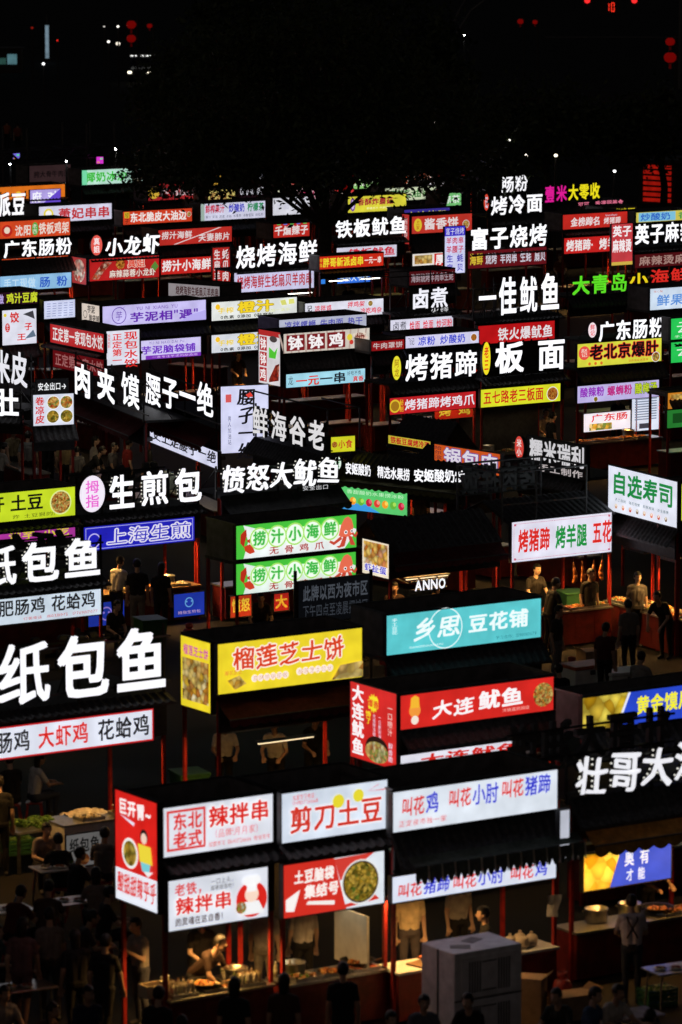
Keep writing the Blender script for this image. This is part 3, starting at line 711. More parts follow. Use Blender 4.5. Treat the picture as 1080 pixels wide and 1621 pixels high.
p = s.lower(617, 630, 656, 753, 620, 646, (200, 34, 40), st=.9); p.t('烤猪蹄烤鸡爪', .17, .16, .99, .88, (240, 236, 246), 'b'); p.disc(.06, .5, .4, (230, 200, 50)).disc(.06, .5, .3, (170, 120, 30)); p.t('秘制', .11, .1, .16, .9, YEL, 'n', vert=True)
s.finish(box=False, lamp=None); S_TROT = s
p = s.panel(688, 645, 664, 752, 641, 660, (190, 40, 20), yo=.4, st=.6, name='menu_board'); p.t('烤 鸡', .1, .2, .9, .9, (230, 200, 60), 'b')
s = Stall('stall with yellow green board of black tripe lettering over a lavender board', 'tripe and noodle stall', 914, 582, 1048)
p = s.panel(914, 545, 582, 1047, 535, 571, (214, 214, 66)); p.t('老北京爆肚', .14, .24, .97, .95, (16, 14, 14), 'h', out=(220, 60, 50)); p.disc(.08, .6, .3, (225, 80, 70)).t('赵记', .04, .42, .12, .8, (240, 236, 220), 'n', vert=True); p.t('营养美味送健康', .6, .06, .84, .18, (190, 90, 40), 'n'); dish(p, .93, .2, .2, 2)
for i in range(3): p.disc(.14+i*.07, .12, .07, (214, 110, 40))
p = s.lower(914, 612, 639, 1043, 601, 627, (196, 186, 236), st=.95); p.t('酸辣粉', .03, .3, .33, .92, (150, 50, 190), 'h').t('螺蛳粉', .36, .26, .67, .9, (190, 40, 130), 'h').t('酸梅汤', .7, .24, .98, .92, (190, 210, 50), 'h', out=(60, 80, 30)); dish(p, .22, .16, .14, 0)
s.finish(box=False, lamp='y', food=1); S_TRIPE = s
p = s.panel(1000, 626, 683, 1046, 622, 679, (214, 222, 240), yo=1.2, name='menu_board')
for i in range(9): p.rect(.1, .3+i*.07, .85, .33+i*.07, (120, 130, 150))
p.rect(.25, .06, .6, .2, (60, 60, 70))
p = s.panel(924, 655, 684, 998, 650, 678, (226, 226, 240), yo=1.1, name='menu_board'); p.t('广东肠', .15, .5, .95, .95, (200, 50, 50), 'b', brush=.4); p.rect(.12, .05, .6, .42, None, 'picture', food_print(((230, 180, 60), (90, 130, 50), (240, 220, 160)), 10))
s = Stall('stall with white rice roll lettering and a pink oval badge behind the tripe stall', 'pink badge rice roll stall', 927, 538, 1050)
s.letters('广东肠粉', 944, 509, 541, 1050, 500, 533); s.badge(935, 522, 6.5, 12, (246, 226, 232), '鲜记', (220, 80, 90))
s.finish(box=False); S_GD2 = s
s = Stall('stall with bright green boards of white cloud lettering', 'green board stall', 1062, 540, 1150, depth=.5)
p = s.panel(1062, 505, 539, 1150, 498, 530, (40, 196, 84)); p.t('云吞', .08, .25, .8, .9, (224, 244, 228), 'n').t('手工现包小云吞', .06, .06, .8, .2, (210, 240, 215), 'n')
p = s.lower(1062, 543, 576, 1150, 535, 566, (40, 196, 84)); p.t('云吞', .08, .25, .8, .9, (224, 244, 228), 'n')
s.finish(); S_GRN = s
s = Stall('stall with white squid lettering of uneven heights over a red board', 'uneven letter squid stall', 752, 503, 884)
s.letters('一', 754, 448, 498, 784, 446, 494); s.letters('佳', 786, 438, 500, 816, 436, 498); s.letters('鱿', 819, 437, 497, 849, 435, 494); s.letters('鱼', 852, 432, 494, 884, 430, 492)
p = s.lower(757, 517, 546, 878, 507, 536, (196, 22, 26), st=.85); p.t('铁火爆鱿鱼', .25, .1, .98, .85, (240, 236, 240), 'b', brush=.5)
s.finish(box=False); S_YJ = s
s = Stall('stall with white braised lettering in a steel frame above a white board', 'braised offal stall', 618, 494, 722)
s.letters('卤煮', 648, 457, 490, 708, 452, 486, st=1.1, c=(236, 236, 246)); s.letters('火烧', 680, 487, 497, 710, 485, 495, st=.7, style='n', depth=.04)
p = s.lower(618, 507, 528, 718, 500, 520, (216, 214, 232)); p.t('烩面 烩面 炒河粉', .3, .1, .98, .85, (214, 50, 70), 'b').t('卤煮', .03, .1, .26, .9, (50, 50, 60), 'n')
for q in (((0, 0, 3.2), (0, 0, 4.3)), ((s.W, 0, 3.2), (s.W, 0, 4.3)), ((0, 0, 4.3), (s.W, 0, 4.3)), ((0, 1.5, 3.2), (0, 1.5, 4.3)), ((0, 0, 4.3), (0, 1.5, 4.3)), ((0, 1.5, 4.3), (s.W, 1.5, 4.3)), ((s.W, 0, 4.3), (s.W, 1.5, 4.3)), ((s.W, 1.5, 3.2), (s.W, 1.5, 4.3))): bar('frame_bar', *q, .022, FRAME, s.root)
s.finish(box=False); S_LZ = s
s = Stall('stall with lavender board of blue jelly noodle lettering behind the yellow oval stall', 'blue lettered jelly noodle stall', 642, 550, 758)
p = s.panel(642, 533, 552, 758, 524, 542, (210, 208, 238)); p.t('凉粉 炒酸奶', .17, .1, .82, .92, (60, 70, 200), 'b', brush=.4); p.t('飞记', .03, .2, .12, .9, (60, 60, 70), 'n'); dish(p, .93, .5, .3, 1)
s.finish(lamp='y'); S_LF = s
s = Stall('stall with small red board of pale beef cake lettering beside the beige lettered stall', 'small red beef cake stall', 588, 556, 640)
p = s.panel(588, 541, 556, 640, 537, 552, (170, 26, 30), st=.7); p.t('牛肉罩饼', .04, .15, .96, .85, (230, 210, 210), 'b'); s.finish(); S_NR = s
s = Stall('stall with white lettering on dark red blocks over a cyan board', 'bowl chicken stall', 449, 559, 585)
p = s.panel(449, 529, 560, 585, 519, 549, (206, 198, 186))
for i in range(12): p.poly([(i/12, 0), (i/12+.02, 0), (.4+(i/12-.4)*1.1, 1), (.4+(i/12-.4)*1.1-.02, 1)], (180, 160, 150))
for i, ch in enumerate('钵钵鸡'):
    u = .03+i*.235; p.rect(u, .1, u+.21, .92, (120, 30, 34)); p.t(ch, u+.015, .12, u+.195, .9, (240, 236, 236), 'h')
p.disc(.88, .6, .3, (120, 50, 40), ry=.2); p.t('好好吃', .8, .62, .96, .8, (240, 220, 200), 'n').t('麻辣鲜', .82, .44, .98, .6, (240, 200, 180), 'n'); p.disc(.76, .6, .17, (220, 200, 60)); p.disc(.78, .34, .12, (200, 60, 50))
p = s.side(410, 520, 604, 444, 528, 613, (214, 210, 214)); p.rect(0, .9, 1, 1.0, (170, 40, 40))
for i, ch in enumerate('钵钵鸡'): p.rect(.05, .62-i*.29, .38, .88-i*.29, (170, 40, 44)); p.t(ch, .07, .63-i*.29, .36, .87-i*.29, (240, 236, 236), 'b')
p.disc(.7, .86, .13, (70, 60, 60), ry=.06); p.poly([(.5, .7), (.75, .62), (.9, .72), (.8, .5), (.5, .5)], (80, 190, 50)); p.poly([(.5, .04), (.95, .1), (.98, .42), (.8, .38), (.5, .1)], None, 'picture', food_print(((120, 20, 20), (200, 60, 40), (90, 20, 20), (230, 140, 110)), 10))
p = s.lower(453, 593, 613, 578, 583, 605, (160, 214, 232)); p.t('一元', .12, .02, .42, .85, (216, 60, 40), 'h').t('一串', .42, .04, .76, .9, (26, 30, 40), 'h').t('好吃不贵', .77, .55, .95, .9, (40, 40, 60), 'n').t('真香', .84, .05, .98, .5, RED, 'b').t('龙', .02, .15, .09, .9, (40, 50, 60), 'n')
s.finish(lamp='y'); S_BBJ = s
s = Stall('stall with pale board of blue rice noodle lettering behind the bowl chicken stall', 'pale blue lettered noodle stall', 442, 524, 580)
p = s.panel(442, 505, 524, 580, 499, 517, (196, 200, 222), st=.85); p.t('凉拌螺蛳 牛肉面 热干', .06, .1, .96, .85, (80, 80, 180), 'b'); s.finish(); S_LS = s
s = Stall('stall with two white boards of yellow orange juice lettering', 'orange juice stall', 335, 507, 470)
def oj(p): p.t('橙汁', .3, .3, .73, .97, (240, 208, 40), 'h', out=(150, 130, 40)).t('手榨', .07, .36, .26, .7, (230, 200, 60), 'b').t('0色素 0添加 0防腐剂', .1, .05, .72, .26, (40, 40, 30), 'b').t('不加一滴水', .62, .26, .92, .46, (210, 214, 140), 'n'); p.disc(.07, .74, .15, (240, 190, 40)); p.poly([(.82, .6), (.88, .62), (.86, .9), (.8, .86)], (210, 210, 110)); p.poly([(.9, .64), (.97, .66), (.96, .92), (.9, .9)], (220, 220, 120)); return p
oj(s.panel(335, 479, 508, 470, 470, 499, (226, 230, 226)))
oj(s.lower(335, 531, 559, 470, 521, 549, (216, 220, 228))); s.finish(lamp='h'); S_OJ = s
s = Stall('stall with white board of red cold chicken lettering and food roundels', 'cold chicken stall', 483, 500, 607)
p = s.panel(483, 481, 505, 607, 472, 498, (220, 220, 234)); p.t('凉拌鸡', .12, .4, .34, .85, (214, 60, 80), 'b', brush=.7).t('拌鸡架', .54, .55, .76, .95, (214, 60, 80), 'b', brush=.7).t('拌鸡翅', .34, .05, .55, .45, (214, 60, 80), 'b', brush=.7).t('冷吃鸡杂', .7, .1, .98, .5, (214, 60, 80), 'b', brush=.7).t('记', .02, .45, .09, .9, (30, 30, 30), 'b'); dish(p, .83, .74, .17, 2)
s.finish(); S_LBJ = s
s = Stall('stall with lavender boards of purple taro lettering, beige board on its side', 'purple taro stall', 160, 517, 326, zb=3.2)
p = s.panel(160, 486, 517, 326, 474, 506, (198, 190, 240)); p.t('芋泥相"遇"', .27, .1, .93, .62, (96, 40, 170), 'h').t('YU NI XIANG YU', .33, .68, .73, .9, (110, 70, 160), 'n'); p.ring(.17, .5, .42, .04, (96, 60, 160)); p.t('芋', .135, .22, .205, .74, (96, 60, 160), 'n'); p.poly([(.19, .8), (.235, .95), (.2, .86)], (96, 60, 160))
p.poly([(.75, 0), (1, 0), (1, .5), (.85, .3)], (180, 170, 236))
p = s.side(130, 478, 508, 158, 486, 512, (214, 200, 188)); p.t('芋泥', .3, .5, .75, .95, (50, 46, 46), 'b').t('脑袋铺', .4, .08, .98, .45, (50, 46, 46), 'b'); p.ring(.2, .4, .22, .04, (60, 50, 50))
p = s.lower(221, 541, 571, 318, 532, 562, (206, 198, 240)); p.rect(.1, 0, 1, .2, (120, 50, 180)); p.t('芋泥脑袋铺', .02, .26, .92, .72, (110, 50, 190), 'h').t('YU NI NAO DAI PU', .15, .76, .73, .94, (110, 90, 150), 'n').t('一条专注芋泥的甜品店', .2, .03, .95, .17, (220, 190, 240), 'n')
s.finish(lamp=None); S_TARO = s
s = Stall('dumpling stall with red slanted board and white end board with red vertical lettering', 'red board dumpling stall', 80, 541, 167, ang=-58)
p = s.panel(80, 512, 541, 165, 530, 559, (190, 34, 36), st=.85); p.t('正定第一家现包水饺', .04, .1, .98, .92, (240, 236, 236), 'b')
p = s.end(169, 525, 580, 221, 521, 574, (220, 222, 236)); p.t('现包水饺', .52, -.1, .96, .97, (214, 40, 36), 'b', vert=True).t('正定第一', .16, .02, .48, .93, (214, 40, 36), 'b', vert=True).t('独家秘制', .03, .5, .12, .92, RED, 'n', vert=True)
p = s.lower(84, 552, 576, 165, 572, 602, (120, 18, 24), st=.6); p.t('正定第一家水饺', .04, .1, .98, .9, (190, 120, 120), 'b')
s.finish(); S_DUMP = s
s = Stall('stall with tall white board of red dumpling lettering and ink splashes', 'tall white dumpling board stall', 4, 545, 58)
p = s.panel(4, 491, 546, 58, 489, 544, (220, 222, 236)); p.t('饺', .22, .62, .5, .95, (205, 40, 36), 'h').t('子', .64, .38, .88, .62, (205, 40, 36), 'h').t('王', .42, .1, .7, .32, (205, 40, 36), 'h'); p.disc(.15, .5, .08, (200, 50, 40), ry=.13).t('手工', .1, .4, .2, .6, WHT, 'n', vert=True); p.poly([(.6, .86), (.9, .95), (.95, .7), (.75, .8)], (60, 60, 66)); p.poly([(.65, .15), (.98, .2), (.9, .4)], (90, 110, 130)); p.disc(.08, .86, .05, (220, 200, 60))
s.finish(); S_JZ = s
s = Stall('low stall with dark board of yellow green tofu lettering', 'yellow lettered tofu stall', -40, 484, 60)
p = s.panel(-40, 465, 485, 60, 461, 482, (40, 16, 30), st=.9); p.t('鸡汁豆腐', .5, .08, 1, .95, (214, 226, 50), 'h').t('现做', .3, .1, .46, .9, (200, 180, 240), 'b'); s.finish(); S_JT = s
s = Stall('small stall with pale menu board printed with grey columns', 'pale menu board stall', 70, 505, 119, zb=2.6)
p = s.panel(70, 477, 505, 119, 474, 502, (206, 212, 240))
for i in range(6):
    for j in range(5): p.rect(.08+.18*j, .12+i*.14, .2+.18*j, .17+i*.14, (150, 156, 190))
s.finish(); S_MENU = s
s = Stall('stall with grey board of dark seafood lettering turned away to the left', 'grey seafood board stall', 267, 470, 348, ang=-35)
p = s.panel(267, 446, 468, 348, 456, 474, (168, 160, 164), st=.7); p.t('烧烤海鲜生蚝扇贝羊肉串', .14, .1, .98, .9, (70, 24, 26), 'b'); s.finish(); S_HX0 = s

s = Stall('stall with yellow green board peeping past the sushi board', 'yellow green edge stall', 1074, 826, 1180, depth=.8)
p = s.panel(1074, 768, 826, 1180, 755, 812, (206, 214, 60)); p.t('烤肉饭', .1, .2, .9, .85, (60, 90, 20), 'h'); s.finish(lamp='y')
s = Stall('stall with amber lit snack case board and a green payment board', 'amber snack case stall', 1057, 647, 1150, zb=2.15, depth=.9)
p = s.panel(1057, 622, 647, 1150, 615, 640, (226, 140, 40), st=.75); p.rect(.04, .1, .6, .9, None, 'picture', food_print(((230, 150, 40), (250, 210, 110), (200, 100, 30)), 9))
p = s.panel(1056, 650, 678, 1100, 646, 674, (50, 150, 60), st=.6, name='lower_sign_board'); p.rect(.2, .25, .8, .8, (30, 90, 36)); s.finish(deck=2.6, lamp='y')
# slanted rows at left and centre
s = Stall('stall with slanted white kidney lettering and a tall white ink-lettered board on its end', 'grilled kidney stall', 235, 636, 345, ang=-69.4, zb=3.1, depth=1.5)
s.letters('腰子一绝', 235, 588, 640, 345, 608, 662, st=1.2)
p = s.end(350, 613, 720, 425, 608, 712, (212, 214, 244)); p.t('腰子一绝', .34, -.12, .74, .97, (16, 14, 18), 'k', vert=True, brush=1); p.poly([(.52, .86), (.62, .9), (.68, .84), (.58, .82)], (220, 60, 50)); p.rect(.1, .76, .22, .88, (210, 90, 90)); p.t('男人加油站', .14, .12, .22, .56, (70, 70, 90), 'n', vert=True).t('女人美容院', .84, .05, .92, .3, (150, 150, 190), 'n', vert=True)
p = s.lower(238, 686, 712, 345, 703, 730, (214, 216, 240)); p.t('史上走腰子一绝', .04, .2, .98, .98, (16, 14, 18), 'k', brush=1)
s.finish(box=False, awning='canvas', canvas=MAROON, lamp='n'); S_YZ = s
s = Stall('stall with slanted white meat bun lettering over a dark tiled roof', 'meat bun stall', 118, 620, 230, ang=-69.4, zb=3.1, depth=1.5)
s.letters('肉夹馍', 118, 572, 624, 232, 594, 650, st=1.2, gap=.25)
s.finish(box=False, awning='canvas', canvas=MAROON, lamp='n'); S_RJM = s
s = Stall('stall with slanted white rice skin lettering in a bulky steel frame at the market edge', 'rice skin lettering stall', -70, 590, 52, ang=-64, zb=3.1)
s.letters('凉米皮', -32, 548, 600, 50, 558, 614, st=1.0, c=(232, 232, 240)); s.finish(box=False, lamp='w'); S_MP = s
s = Stall('stall with slanted white tripe lettering beside the exit sign', 'white tripe lettering stall', -90, 640, 36, ang=-20, zb=3.1)
s.letters('爆肚', -50, 622, 672, 34, 610, 655, st=1.2); s.finish(box=False, lamp='w'); S_DU = s
s = Stall('stall with white board of four dish pictures and red vertical lettering under an exit sign', 'cold noodle picture board stall', 53, 673, 117, ang=20, zb=2.7)
p = s.panel(53, 626, 675, 117, 622, 671, (214, 218, 234)); p.t('卷凉皮', .05, .06, .28, .94, (205, 50, 50), 'k', vert=True, brush=.6)
for i, (u, v) in enumerate(((.5, .73), (.82, .73), (.48, .28), (.82, .28))): dish(p, u, v, .2, (2, 2, 0, 0)[i])
p2 = s.panel(58, 602, 624, 108, 599, 621, (14, 14, 16), name='exit_sign', yo=-.16); p2.t('安全出口→', .04, .2, .96, .8, (236, 238, 240), 'b', st=1.0)
s.finish(box=False, lamp='n'); S_JLP = s
s = Stall('stall with slanted grey white seafood lettering in a black frame', 'grey white seafood lettering stall', 403, 690, 520, ang=-62.9, zb=3.1, depth=1.3)
s.letters('鲜海谷老', 403, 640, 688, 522, 668, 716, c=(226, 224, 226), st=.95, gap=.14)
L0 = s.front(403, 640, -.05)[1]
for q in (((0, -.02, 3.1), (0, -.02, 4.3)), ((s.W, -.02, 3.1), (s.W, -.02, 4.3)), ((0, -.02, 4.3), (s.W, -.02, 4.3)), ((s.W, -.02, 4.3), (s.W, .9, 4.3)), ((s.W, .9, 3.1), (s.W, .9, 4.3)), ((s.W*.5, .9, 4.3), (s.W, .9, 4.3))): bar('frame_bar', *q, .025, DARK, s.root)
p = s.end(524, 690, 716, 562, 692, 714, (220, 220, 40), st=.9); p.t('小食', .3, .2, .9, .8, (200, 60, 40), 'b'); dish(p, .15, .5, .2, 1, None)
s.finish(box=False, lamp=None); S_XH = s
s = Stall('stall with white bulb-edged squid lettering over a grey canopy', 'angry squid stall', 350, 783, 536, zb=3.1)
s.letters('愤怒大鱿鱼', 348, 737, 782, 536, 720, 764, st=1.15, style='k', gap=.03, dots=True)
s.letters('安全出口', 478, 769, 777, 520, 766, 774, st=.7, style='n', depth=.02)
s.finish(box=False, awning='canvas', canvas=surf('grey_canvas', (.12, .12, .125), .8, 0, .3, 8, .2), lamp='w', lampz=2.35, eave=2.7, lampy=-.45); S_FN = s
s = Stall('yoghurt stall with long olive awning edged by small white neon lettering over a green board', 'neon lettered yoghurt stall', 536, 748, 738, ang=-38, zb=2.7)
s.badge(539, 732, 5, 10, (225, 245, 230), '安', (60, 150, 80), 1.0)
s.letters('安姬酸奶 精选水果捞', 548, 731, 750, 650, 742, 762, st=1.15, style='h', depth=.03, gap=.0)
s.letters('安姬酸奶炒', 656, 742, 763, 738, 743, 764, st=1.15, style='h', depth=.03, gap=.0)
p = s.panel(538, 764, 800, 645, 786, 822, (90, 200, 110), yo=-.1, name='lower_sign_board'); p.t('香甜酸奶水果捞冰粉', .1, .7, .95, .9, (200, 240, 200), 'n'); p.poly([(0, 0), (.6, 0), (.4, .3), (0, .3)], (60, 150, 220))
for i in range(8): p.disc(.08+i*.12, .4, .17, [(220, 60, 50), (240, 150, 40), (100, 180, 60), (190, 30, 60)][i % 4]); p.disc(.1+i*.12, .45, .09, [(240, 150, 130), (250, 210, 90), (170, 220, 90), (230, 90, 110)][i % 4])
s.lo = (2.2, 2.55, 0, s.W)
s.finish(box=False, awning='canvas', canvas=OLIVE, roof=.45, lamp='n', eave=2.62); S_YOG = s
s = Stall('stall with slanted orange board of white fried pork lettering', 'orange fried pork stall', 648, 735, 792, ang=-50, zb=2.6)
p = s.panel(688, 700, 733, 792, 722, 757, (216, 90, 34), st=.85); p.t('锅包肉', .14, .08, .98, .96, (232, 226, 240), 'h', out=(120, 80, 160)).t('哈尔滨', .0, .3, .12, .96, (60, 30, 50), 'n', vert=True)
s.finish(box=False, awning='tile', roof=.45, lamp='y'); S_GBR = s
s = Stall('stall with white sticky rice lettering on a black slanted board with red oval', 'sticky rice stall', 822, 735, 928, ang=-55, zb=2.9)
p = s.panel(834, 692, 746, 928, 704, 758, (12, 11, 12), st=.8, frame=DARK); p.t('糯米瑞利', .04, .3, .98, .98, (226, 224, 228), 'h').t('手工制作', .2, .02, .95, .26, (200, 190, 190), 'b')
s.badge(827, 708, 7, 18, (216, 70, 60), '米小', (240, 230, 226), .9); s.finish(box=False, lamp=None); S_NM = s
s = Stall('low stall with yellow and red wavy striped board under a dark gable roof', 'yellow red wavy board stall', 615, 704, 690, ang=-50, zb=2.5)
p = s.panel(615, 688, 700, 682, 700, 714, (214, 196, 60), st=.8); p.t('铁板豆腐烤冷面', .05, .05, .98, .95, (200, 40, 40), 'h'); s.finish(box=False, awning=None, roof=.75); S_WV = s

# ================================================================== rear rows
s = Stall('stall with black framed board of white seafood grill lettering over a lavender board', 'seafood barbecue stall', 370, 427, 500)
s.letters('烧烤海鲜', 370, 389, 427, 502, 377, 415)
p = s.lower(371, 433, 464, 497, 424, 455, (202, 200, 232)); p.t('烧烤海鲜生蚝扇贝羊肉串', .03, .14, .98, .86, (176, 40, 50), 'b'); s.finish(box=False, lamp='w', lampz=2.18, lampy=-.3); S_SK = s
s = Stall('stall with white crayfish lettering and pink badge over a red crayfish picture board', 'crayfish stall', 140, 408, 253)
s.letters('小龙虾', 164, 376, 407, 252, 368, 400, style='k'); s.badge(151, 388, 9, 16, (226, 90, 80), '真姐', (245, 235, 235))
p = s.lower(142, 412, 447, 252, 403, 437, (190, 34, 34), st=.9); p.t('真姐', .54, .5, .8, .95, (226, 80, 60), 'h', out=(245, 235, 220)).t('麻辣蒜蓉小龙虾', .28, .08, .95, .46, (240, 226, 214), 'b', out=(150, 30, 30)); p.poly([(.02, .1), (.2, .9), (.32, .8), (.2, .4), (.12, .05)], None, 'picture', food_print(((200, 60, 40), (240, 200, 170), (160, 30, 20), (230, 120, 80)), 10)); dish(p, .44, .72, .24, 1, None); p.poly([(.88, .5), (.94, .75), (.99, .5), (.94, .3)], (90, 140, 60))
p = s.side(114, 406, 445, 137, 410, 453, (180, 60, 60), st=.8); p.disc(.5, .5, .45, mat=food_print(((220, 70, 50), (240, 220, 200), (160, 30, 30)), 8), name='picture'); s.finish(box=False, lamp='y'); S_XLX = s
s = Stall('stall with white rice roll lettering in front of orange boards', 'white rice roll lettering stall', 2, 412, 113)
s.letters('广东肠粉', 3, 381, 409, 113, 374, 402); p = s.lower(0, 438, 461, 113, 431, 455, (150, 200, 240), st=.9); p.t('肠 粉', .55, .08, .95, .85, (40, 90, 200), 'b').t('手工现做', .05, .1, .5, .85, (200, 230, 250), 'b'); s.finish(box=False, lamp='h'); S_GD = s
p = s.panel(3, 411, 421, 108, 404, 414, (216, 76, 36), st=.85, yo=.3, name='middle_board'); p.t('沈阳 铁板鸡架', .15, .1, .98, .95, (240, 226, 214), 'b')
s = Stall('stall with orange board of white chicken frame lettering and a green badge', 'orange chicken frame stall', 0, 378, 111)
p = s.panel(0, 352, 378, 111, 345, 372, (222, 76, 36), st=.9); p.t('沈阳', .21, .08, .45, .78, (240, 226, 214), 'b', brush=.8).t('铁板鸡架', .55, .1, .99, .86, (240, 226, 214), 'b', brush=.6); p.disc(.5, .48, .22, (90, 170, 70), ry=.4).t('老西', .46, .18, .53, .8, (240, 240, 220), 'n', vert=True); p.disc(.1, .45, .36, (190, 40, 30)); p.disc(.1, .48, .2, (240, 220, 200)); s.finish(); S_SY = s
s = Stall('stall with white board of red skewer lettering and a yellow emblem', 'red lettered skewer stall', 62, 353, 177)
p = s.panel(62, 328, 353, 177, 321, 346, (210, 208, 230)); p.t('萧妃串串', .26, .1, .98, .86, (186, 44, 50), 'h'); p.disc(.13, .5, .36, (226, 206, 70)).disc(.13, .52, .22, (240, 238, 240)); p.poly([(.0, .0), (.24, 0), (.2, .25), (.04, .25)], (90, 170, 80)); s.finish(); S_XF = s
s = Stall('stall with orange red board of bold white crisp pancake lettering', 'orange red pancake stall', 195, 356, 304, depth=.7)
p = s.panel(195, 336, 356, 304, 329, 350, (216, 66, 36), st=.9); p.t('东北脆皮大油边', .1, .12, .92, .92, (246, 240, 236), 'h'); p.rect(.02, .5, .09, .95, (236, 200, 50)); p.t('屋子', .02, .05, .09, .95, (60, 30, 20), 'n', vert=True); dish(p, .955, .55, .18, 2); s.finish(); S_DB = s
s = Stall('stall with white board of red, blue and green drink lettering', 'fresh juice stall', 318, 350, 420)
p = s.panel(318, 324, 350, 420, 317, 344, (204, 204, 226)); p.t('鲜榨果汁', .07, .4, .37, .95, (190, 46, 70), 'h').t('炒酸奶', .43, .4, .68, .95, (60, 60, 180), 'h').t('柠檬茶', .72, .4, .98, .95, (30, 130, 80), 'h').t('果汁 奶昔 奶茶 冰粉 水果茶 冰糖雪梨 烧仙草', .07, .1, .97, .3, (80, 80, 100), 'n'); p.rect(.0, 0, .055, 1, (150, 170, 160)); s.finish(); S_XZ = s
s = Stall('stall with red slashed board over another red board and a vertical red board', 'red slashed seafood stall', 251, 389, 367)
p = s.panel(251, 365, 389, 367, 358, 382, (196, 48, 40), st=.85); p.t('捞汁海鲜', .04, .36, .46, .9, (236, 226, 226), 'b', brush=.5).t('夫妻肺片', .54, .1, .98, .66, (236, 226, 226), 'b', brush=.5); p.poly([(.2, .02), (.24, .02), (.86, .98), (.82, .98)], (236, 220, 220))
p = s.lower(255, 411, 436, 336, 405, 429, (206, 40, 34), st=.9); p.t('捞汁小海鲜', .02, .15, .98, .92, (244, 240, 240), 'h', brush=.4)
p = s.panel(337, 393, 466, 364, 391, 464, (190, 40, 36), yo=-.6, st=.85, name='vertical_board'); p.t('生扇羊腰', .06, .03, .46, .97, (240, 232, 232), 'b', vert=True).t('蚝贝肉子', .54, .03, .95, .97, (240, 232, 232), 'b', vert=True); s.finish(lamp='h'); S_LZH = s
s = Stall('stall with red board of yellow braised skewer lettering and lit glass cases inside', 'braised skewer stall', 506, 426, 607, depth=.7)
p = s.panel(506, 407, 427, 607, 400, 420, (208, 44, 26), st=.95); p.t('胖哥新派卤串', .05, .12, .69, .9, (240, 220, 50), 'h').t('一元一串', .7, .2, .97, .8, (244, 236, 226), 'b').t('中华', .0, .1, .045, .9, YEL, 'n', vert=True)
s.lo = (2.75, 2.9, 0, s.W); s.finish(lamp='w', food=0, lampz=2.72, lampy=-.2); S_PG = s
p = s.panel(534, 434, 449, 586, 431, 446, (50, 110, 220), yo=1.2, name='menu_screen'); p.t('李酥大爷班', .06, .15, .95, .9, (210, 230, 250), 'b')
p = s.panel(505, 437, 450, 515, 436, 449, (50, 130, 230), yo=1.2, name='menu_screen')
s = Stall('stall with big white teppan squid lettering over a white pennant board', 'teppan squid stall', 528, 380, 640)
s.letters('铁板鱿鱼', 528, 349, 378, 642, 340, 370); p = s.lower(533, 394, 413, 628, 386, 404, (206, 204, 222)); p.t('铁板鱿鱼', .2, .1, .98, .9, (196, 40, 60), 'h'); s.finish(box=False); S_TB = s
s = Stall('stall with orange red board of white sauce pancake lettering, yellow oval at its end', 'sauce pancake stall', 652, 371, 747)
p = s.panel(652, 344, 371, 747, 337, 364, (200, 56, 44), st=.85); p.t('酱香饼', .2, .16, .78, .88, (238, 226, 226), 'h'); p.disc(.1, .5, .28, (230, 200, 50), ry=.38).t('土家', .07, .2, .13, .8, (180, 40, 30), 'n', vert=True); dish(p, .9, .4, .22, 2)
p = s.side(637, 338, 384, 648, 341, 388, (190, 50, 46), st=.8); p.t('酱香饼', .2, .2, .8, .9, (230, 210, 210), 'n', vert=True)
p = s.lower(653, 403, 426, 735, 397, 420, (226, 220, 214)); p.rect(.42, .1, 1, .95, (200, 40, 36)); p.t('厚切饼', .44, .14, .98, .92, (240, 236, 236), 'h'); p.rect(.04, .3, .38, .9, None, 'picture', food_print(((220, 170, 70), (240, 210, 130), (190, 120, 40)), 7)); s.finish(); S_JX = s
s = Stall('stall with white barbecue lettering, dark red board and a blue white corner board', 'white lettered barbecue stall', 741, 399, 864)
s.letters('富子烧烤', 741, 361, 397, 865, 352, 389)
p = s.lower(741, 399, 426, 865, 390, 417, (110, 22, 30), st=.8); p.t('海鲜', .02, .16, .19, .9, (230, 200, 60), 'h').t('烧烤 羊肉串 生蚝 扇贝', .22, .16, .99, .86, (226, 222, 236), 'b')
p = s.panel(704, 360, 434, 736, 357, 431, (206, 208, 240), yo=-.5, name='vertical_board'); p.rect(0, .8, 1, 1, (60, 50, 190)); p.t('富子烧烤', .04, .82, .96, .98, (220, 220, 240), 'n').t('羊肉串', .06, .62, .94, .78, (190, 40, 70), 'b').t('羊腰子', .06, .43, .94, .6, (190, 40, 70), 'b').t('生 蚝', .08, .23, .92, .41, (60, 50, 170), 'b').t('扇 贝', .08, .04, .92, .21, (60, 50, 170), 'b')
s.finish(box=False, lamp='w'); S_FZ = s
s = Stall('stall with dim dark red seafood board behind the braised offal frame', 'dim dark red seafood stall', 648, 452, 720)
p = s.panel(648, 430, 452, 720, 426, 447, (96, 22, 28), st=.6); p.t('海鲜烧烤羊肉串生蚝', .04, .15, .97, .85, (200, 180, 190), 'b'); s.finish(); S_DIM = s
s = Stall('stall with two stacked white lettering rows for rice rolls and cold noodles', 'stacked white lettering noodle stall', 772, 341, 858)
s.letters('烤冷面', 774, 311, 342, 858, 304, 335, st=1.15); s.letters('肠粉', 791, 279, 306, 834, 275, 302, st=1.1); s.badge(768, 320, 4, 13, (220, 70, 50), '记', WHT, .9); s.finish(box=False); S_LM = s
s = Stall('stall with red box board of white trotter lettering over a second red board', 'red box trotter stall', 891, 364, 993)
